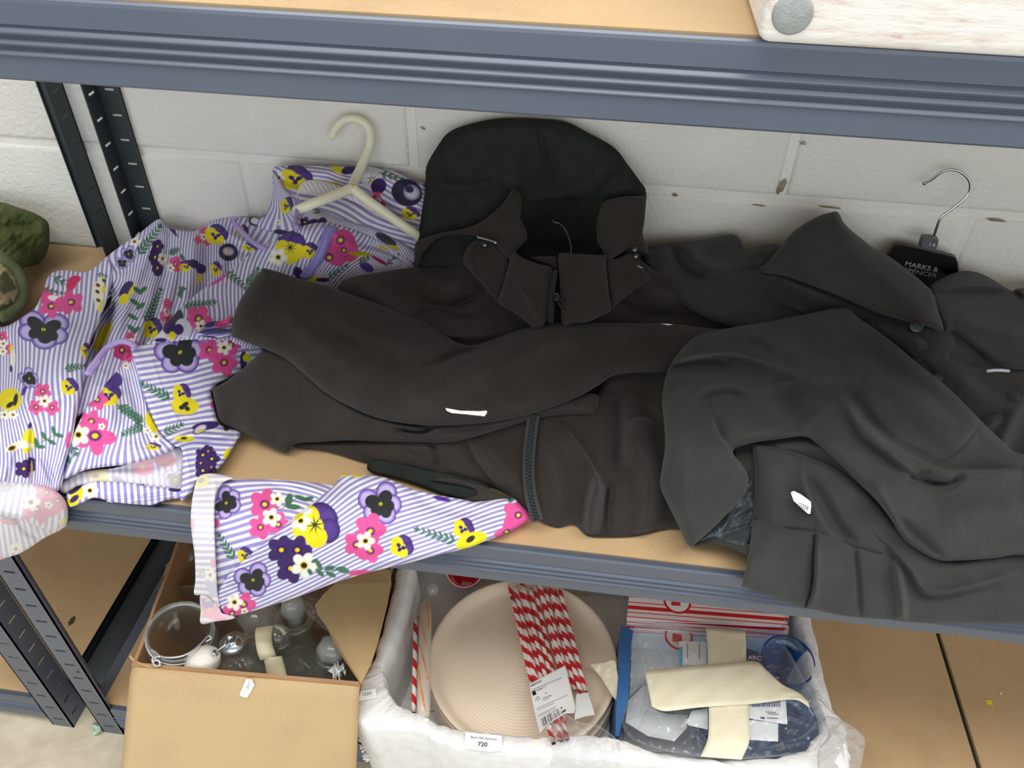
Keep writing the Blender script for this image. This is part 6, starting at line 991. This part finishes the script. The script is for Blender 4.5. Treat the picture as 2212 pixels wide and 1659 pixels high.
tag(sheet('plastic_bag', [(1196, 1530), (1226, 1545), (1250, 1560), (1290, 1566), (1325, 1590), (1340, 1620), (1330, 1670), (1300, 1700), (1250, 1710), (1205, 1700), (1190, 1650), (1196, 1600), (1180, 1560)], BGF, 'film', None, .004, .004, 6, step=2.6, skirt=.002, seed=63, wrk=.004, wsc=26, limit=False,
    folds=[('s', [(1226, 1545), (1240, 1590), (1236, 1650)], .005, 6, 1), ('r', [(1232, 1550), (1280, 1600), (1320, 1660)], .005, 4), ('r', [(1250, 1562), (1262, 1620), (1250, 1690)], -.005, 4), ('r', [(1210, 1560), (1215, 1620), (1200, 1690)], .004, 4)]), 'torn clear plastic bag of the straws hanging over the foam rim', 'bag')
# ------------------------------------------------------------------ orange-streaked tube with a clear knob
tb = empty('glass_stirrer', atZ(912, 1545, -.46), 'frosted tube with orange streaks and a clear round knob, left of the plates', 'stirrer')
a, b = atZ(920, 1306, -.488), atZ(914, 1552, -.458); tube('tube', [a+(b-a)*t for t in np.linspace(0, 1, 8)], [.0070]+[.0080]*6+[.0078], 'milky_glass', tb, 20)
tx = (b-a)/np.linalg.norm(b-a); e1 = np.cross(tx, [0, 0, 1]); e1 /= np.linalg.norm(e1); e2 = -np.cross(tx, e1); e2 *= np.sign(e2[2])
k = mat('orange_streak', (240, 120, 30), (250, 170, 60), 60, .4)
for (u0, u1, a0, a1) in ((.05, .45, .2, 1.9), (.42, .75, .9, 2.3), (.55, .98, .4, 1.9), (.02, .3, 1.9, 2.4)):
    L__ = np.linalg.norm(b-a); tube('streak', [a+tx*L__*(u0+(u1-u0)*t)+(e1*math.cos(a0+(a1-a0)*t)+e2*math.sin(a0+(a1-a0)*t))*.0079 for t in np.linspace(0, 1, 12)], [.0005]+[.0010]*10+[.0004], 'orange_streak', tb, 6)
kc = atZ(935, 1274, -.488); tube('knob_neck', [a, atZ(925, 1298, -.488), kc], .003, 'clear_glass', tb, 12); lathe('knob', [(.0085*math.sin(t), .0085*math.cos(t)) for t in np.linspace(0, math.pi, 12)], kc, 'frosted_glass', tb, 20)
# red and white cup behind
rc = empty('paper_cup', atZ(1005, 1225, -.54), 'red and white patterned paper cup behind the plates under the shelf beam', 'cup')
c = atZ(1004, 1228, -.505); spin('cup', [(0, -.055), (.020, -.055), (.0255, -.004), (.027, 0), (.0262, .0015), (.0245, 0), (.0185, -.052), (0, -.052)], c, 'red_swirl', rc, 32, (0, -.45, .89))
tube('rolled_rim', [c+np.array([.0268*math.cos(t), .0268*math.sin(t)*.9, .0268*math.sin(t)*.44]) for t in np.linspace(0, 6.2832, 30)], .0010, 'paper_white', rc, 6)
# ------------------------------------------------------------------ flat popcorn cartons
PCL = ['topmost flat red and white striped popcorn carton', 'second flat popcorn carton of the stack under the shelf beam', 'third flat popcorn carton of the stack under the shelf beam', 'lowest flat popcorn carton, its edge nearest the blue glasses']
for i in range(4):
    z = -.455-i*.0055; y_ = 1336+i*9; xr = 1688+i*5-(i == 3)*6
    P = [atZ(1354, y_, z), atZ(xr, y_+17, z)]
    # scalloped right end
    nS = 5; back0, back1 = P[0]+[.006, .095, 0], P[1]+[.012, .095, 0]; E_ = []
    for s_ in np.linspace(0, 1, nS*6+1): E_.append(P[1]+(back1-P[1])*s_+np.array([.004*abs(math.sin(s_*nS*math.pi)), 0, 0]))
    V = [P[0]]+E_+[back0]; n = len(V); th = .0030; V = V+[v-[0, 0, th] for v in V]; uv = [(0, (v[1]-P[0][1]-(v[0]-P[0][0])*.05)/.031+i*.3) for v in V[:n]]; uv += [(0, .3)]*n
    F = [tuple(range(n)), tuple(range(n, 2*n))[::-1]]+[(a_, n+a_, n+(a_+1) % n, (a_+1) % n) for a_ in range(n)]
    o = fixn(obj('popcorn_carton', V, F, 'red_white_card', None, False, np.array(uv))); tag(o, PCL[i], 'carton', 'flat popcorn cartons stacked in the foam box')
    if i in (0, 3):
        cx_, cy_ = (1463, 1299) if i == 0 else (1466, 1376); c = atZ(cx_, cy_, z+.0003); n2 = 28; Rr = .0175
        rg = lambda r_, h: [c+[r_*math.cos(t)*1.05, r_*math.sin(t)*1.1, h] for t in np.arange(n2)*6.2832/n2]
        obj('badge', rg(Rr, .0001)+[c+[0, 0, .0001]], [(k_, (k_+1) % n2, n2) for k_ in range(n2)], 'red_print', o, smooth=False); obj('badge_field', rg(Rr*.84, .0004)+[c+[0, 0, .0004]], [(k_, (k_+1) % n2, n2) for k_ in range(n2)], 'paper_white', o, smooth=False)
        obj('badge_print', [c+[-.008, -.008, .0007], c+[.004, -.007, .0007], c+[.004, .004, .0007], c+[-.008, .004, .0007]], [(0, 1, 2, 3)], 'red_print', o, smooth=False)
# ------------------------------------------------------------------ blue box with tumblers
bx = empty('gift_box', atZ(1500, 1500, -.57), 'torn blue and white card box that held the blue tumblers, open on top', 'box')
zt_ = -.462
p = [(1342, 1350), (1368, 1363), (1361, 1412), (1357, 1510), (1346, 1545), (1338, 1590), (1329, 1590), (1332, 1520), (1338, 1424)]
P = [atZ(x, y, zt_) for x, y in p]; n = len(P); V = P+[np.array([v[0], v[1], -.572]) for v in P]
fixn(obj('side_panel', V, [tuple(range(n)), tuple(range(n, 2*n))[::-1]]+[(i, n+i, n+(i+1) % n, (i+1) % n) for i in range(n)], 'blue_card', bx, smooth=False))
a, b = atZ(1362, 1352, zt_-.004), atZ(1700, 1385, zt_-.012); poly_plate('back_panel', [a, b, (b[0], b[1]-.012, -.571), (a[0], a[1]-.03, -.571)], .0012, 'white_card', bx)
plate_px('base_panel', [(1363, 1380), (1720, 1420), (1730, 1640), (1345, 1620)], -.568, .0012, 'white_card', bx)
plate_px('inner_flap', [(1357, 1513), (1388, 1482), (1408, 1478), (1420, 1536), (1440, 1542), (1486, 1545), (1484, 1572), (1457, 1601), (1400, 1590), (1351, 1560)], [-.50, -.50, -.50, -.495, -.49, -.49, -.492, -.495, -.495, -.497], .0010, 'white_card', bx)
plate_px('inner_flap', [(1366, 1372), (1470, 1380), (1470, 1470), (1410, 1476), (1386, 1482), (1360, 1505)], [-.50, -.50, -.51, -.51, -.51, -.51], .0010, 'white_card', bx)
TL = ['blue glass tumbler at the right back of the wrapped set, rim fully visible', 'blue glass tumbler at the right front, under the barcode label', 'blue glass tumbler at the left front of the wrapped set, under the tape', 'blue glass tumbler at the left back of the wrapped set, under the tape']
for i, (x, y, z, tl) in enumerate(((1703, 1425, -.452, (.02, -.12, .99)), (1707, 1560, -.456, (.03, -.15, .98)), (1566, 1560, -.462, (0, -.15, .98)), (1570, 1425, -.462, (0, -.1, .99)))):
    c = atZ(x, y, z); t = empty('glass_tumbler', c-np.array([0, 0, .09]), TL[i], 'tumbler', 'blue glass tumblers wrapped with masking tape')
    spin('bowl', [(0, -.088), (.022, -.088), (.0245, -.084), (.0275, -.05), (.0325, 0), (.0315, .0005), (.0265, -.05), (.0225, -.076), (0, -.078)], c, 'blue_glass', t, 44, tl)
    T_ = np.array(tl)/np.linalg.norm(tl); e1 = np.cross(T_, [0, 1, 0]); e1 /= np.linalg.norm(e1); e2 = np.cross(T_, e1)
    tube('rim', [c+(e1*math.cos(a_)+e2*math.sin(a_))*.0320 for a_ in np.linspace(0, 6.2832, 44)], .0009, 'blue_glass_rim', t, 8)
    spin('heavy_base', [(0, -.077), (.021, -.077), (.0215, -.086), (0, -.087)], c, 'dark_blue_glass', t, 30, tl)
FW_ = Field([(1340, 1360, 'z', -.460), (1480, 1370, 'z', -.455), (1640, 1380, 'z', -.450), (1770, 1430, 'z', -.452), (1760, 1600, 'z', -.450), (1600, 1640, 'z', -.445), (1440, 1620, 'z', -.455), (1350, 1560, 'z', -.462), (1420, 1480, 'z', -.470), (1570, 1500, 'z', -.445)])
def label_px(name, pts, lift, m, label, grp=None, cat_='label'): o = paper_tag(FW_, pts, lift, label, m, grp, .0003, name); o['category'] = cat_; return o
l1 = label_px('printed_label', [(1467, 1385), (1526, 1387), (1527, 1435), (1467, 1441)], -.001, 'paper_white', 'white and sky-blue printed label left of the upright tape strip')
obj('sky_band', [FW_.pt(x, y, .0) for x, y in ((1467, 1398), (1474, 1398), (1474, 1440), (1467, 1441))], [(0, 1, 2, 3)], 'sky_print', l1, smooth=False)
for (x0, y0, x1, y1) in ((1484, 1390, 1486, 1424), (1510, 1390, 1512, 1424), (1476, 1437, 1526, 1438.5)): obj('print_line', [FW_.pt(x, y, 0) for x, y in ((x0, y0), (x1, y0), (x1, y1), (x0, y1))], [(0, 1, 2, 3)], 'ink_grey', l1, smooth=False)
l2 = label_px('maker_label', [(1612, 1402), (1625, 1404), (1638, 1410), (1649, 1420), (1652, 1428), (1612, 1428)], -.001, 'navy_print', 'navy label with white capital letters, right of the upright tape strip')
text('lettering', 'ARC', FW_.pt(1615, 1424.5, .0002), FW_.pt(1644, 1426.5, .0002), FW_.pt(1615.6, 1415.5, .0002), 'paper_white', l2, .0003, .01)
l3 = label_px('barcode_label', [(1617, 1514), (1697, 1508), (1699, 1535), (1701, 1565), (1670, 1561), (1617, 1552)], .001, 'paper_white', 'white barcode label over the front tumblers')
for i in range(22):
    x = 1624+i*2.8; w_ = (1, 1.7, .8, 1.4)[i % 4]; obj('barcode_bar', [FW_.pt(*p_, .0016) for p_ in ((x, 1512), (x+w_, 1512), (x+w_+.5, 1527), (x+.5, 1527))], [(0, 1, 2, 3)], 'navy_print', l3, smooth=False)
for (x0, y0, x1, y1) in ((1654, 1537, 1676, 1538.2), (1658, 1541, 1682, 1542.2), (1643, 1548, 1652, 1552), (1656, 1550, 1682, 1551.5)): obj('small_print', [FW_.pt(*p_, .0016) for p_ in ((x0, y0), (x1, y0+1.5), (x1, y1+1.5), (x0, y1))], [(0, 1, 2, 3)], 'navy_print', l3, smooth=False)
label_px('blank_label', [(1483, 1562), (1494, 1536), (1529, 1530), (1529, 1576), (1488, 1567)], -.002, 'white_card', 'plain white paper left of the upright tape, front row', 'plain white papers in the glass wrap', 'paper'); label_px('blank_label', [(1617, 1555), (1681, 1562), (1681, 1602), (1617, 1598)], -.002, 'white_card', 'plain white paper right of the upright tape, below the barcode', 'plain white papers in the glass wrap', 'paper')
fw = sheet('plastic_film', [(1370, 1356), (1420, 1352), (1475, 1362), (1530, 1366), (1620, 1368), (1665, 1372), (1700, 1400), (1745, 1480), (1772, 1530), (1785, 1575), (1768, 1612), (1730, 1628), (1600, 1640), (1500, 1634), (1430, 1622), (1372, 1602), (1345, 1570), (1345, 1500), (1360, 1420)], FW_, 'film', None, .002, .004, 8, step=3, skirt=.002, seed=64, wrk=.0035, wsc=44, limit=False,
      folds=[('r', [(1400, 1365), (1430, 1410), (1460, 1420)], .006, 4), ('r', [(1395, 1400), (1420, 1420), (1450, 1450)], -.006, 4), ('r', [(1700, 1545), (1740, 1560), (1780, 1575)], .006, 4), ('r', [(1690, 1600), (1730, 1590), (1765, 1560)], .005, 4), ('r', [(1480, 1600), (1500, 1580), (1530, 1600)], .006, 4), ('r', [(1380, 1380), (1400, 1500), (1370, 1580)], -.006, 6), ('r', [(1640, 1600), (1680, 1620), (1720, 1610)], -.005, 4)])
tag(fw, 'clear crinkled shrink film over the tumblers in the foam box', 'film')
TG = 'masking tape strips over the glass wrap'
s1 = strip('masking_tape_strip', [(1525, 1355), (1528, 1400), (1529, 1440), (1531, 1500), (1531, 1550), (1529, 1595), (1513, 1634)], [(1610, 1364), (1612, 1400), (1612, 1430), (1616, 1500), (1618, 1550), (1619, 1600), (1602, 1641)], [-.440, -.438, -.434, -.433, -.434, -.435, -.440], 'masking_tape', None, .0004, .001, 8, 5, .0004); tag(s1, 'upright strip of masking tape over the wrapped tumblers', 'tape', TG)
s2 = strip('masking_tape_strip', [(1393, 1449), (1428, 1445), (1500, 1438), (1569, 1432), (1630, 1428), (1655, 1446), (1690, 1478), (1722, 1494), (1746, 1514)], [(1408, 1526), (1436, 1536), (1500, 1529), (1569, 1524), (1630, 1520), (1670, 1515), (1702, 1511), (1727, 1514), (1750, 1530)], [-.438, -.434, -.430, -.428, -.430, -.434, -.437, -.440, -.443], 'masking_tape', None, .0004, .0012, 8, 5, .0005); tag(s2, 'wide sideways strip of masking tape crossing over the upright one', 'tape', TG)
FC = Field([(1800, 1560, 'z', -.446), (1830, 1570, 'z', -.446), (1868, 1600, 'z', -.47), (1860, 1660, 'z', -.49), (1800, 1690, 'z', -.448), (1780, 1600, 'z', -.446), (1860, 1700, 'z', -.50)])
tag(sheet('plastic_sheet', [(1782, 1548), (1820, 1556), (1842, 1568), (1868, 1592), (1866, 1625), (1860, 1655), (1846, 1690), (1800, 1700), (1770, 1680), (1768, 1620), (1790, 1590)], FC, 'milky_film', None, .002, .004, 6, step=2.6, skirt=.002, seed=65, wrk=.004, wsc=36, limit=False, folds=[('r', [(1800, 1570), (1820, 1620), (1830, 1680)], .005, 4), ('r', [(1850, 1610), (1862, 1620), (1866, 1612)], .004, 3)]), 'torn milky plastic sheet over the right front corner of the foam box', 'sheet')
# ================================================================== SCRAPS
sp = sheet('crumpled_wrapper', [(200, 1562), (216, 1562), (222, 1572), (214, 1584), (202, 1588), (199, 1578)], Plane(atZ(200, 1562, -.668), atZ(222, 1572, -.668), atZ(202, 1588, -.668)), 'green_wrapper', None, .008, .008, 6, step=2, skirt=.01, seed=66, wrk=.004, wsc=9, limit=False); tag(sp, 'small crumpled pale green wrapper on the concrete floor', 'litter')
c = [atZ(*crop(1700, 1300, 4.32)(*p)[0], -.5998) for p in ((1858, 915), (1912, 918), (1924, 968), (1890, 950), (1868, 958))]; tag(poly_plate('paper_scrap', c, .0006, 'yellow_scrap', None), 'tiny yellow paper scrap on the bottom shelf board', 'litter')
c = atZ(*crop(1700, 1300, 4.32)(1995, 853)[0], -.5985); tag(lathe('foam_crumb', [(0, -.0014), (.0012, -.0006), (.0012, .0006), (0, .0014)], c, 'polystyrene', None, 7), 'tiny white foam crumb on the bottom shelf board', 'litter')
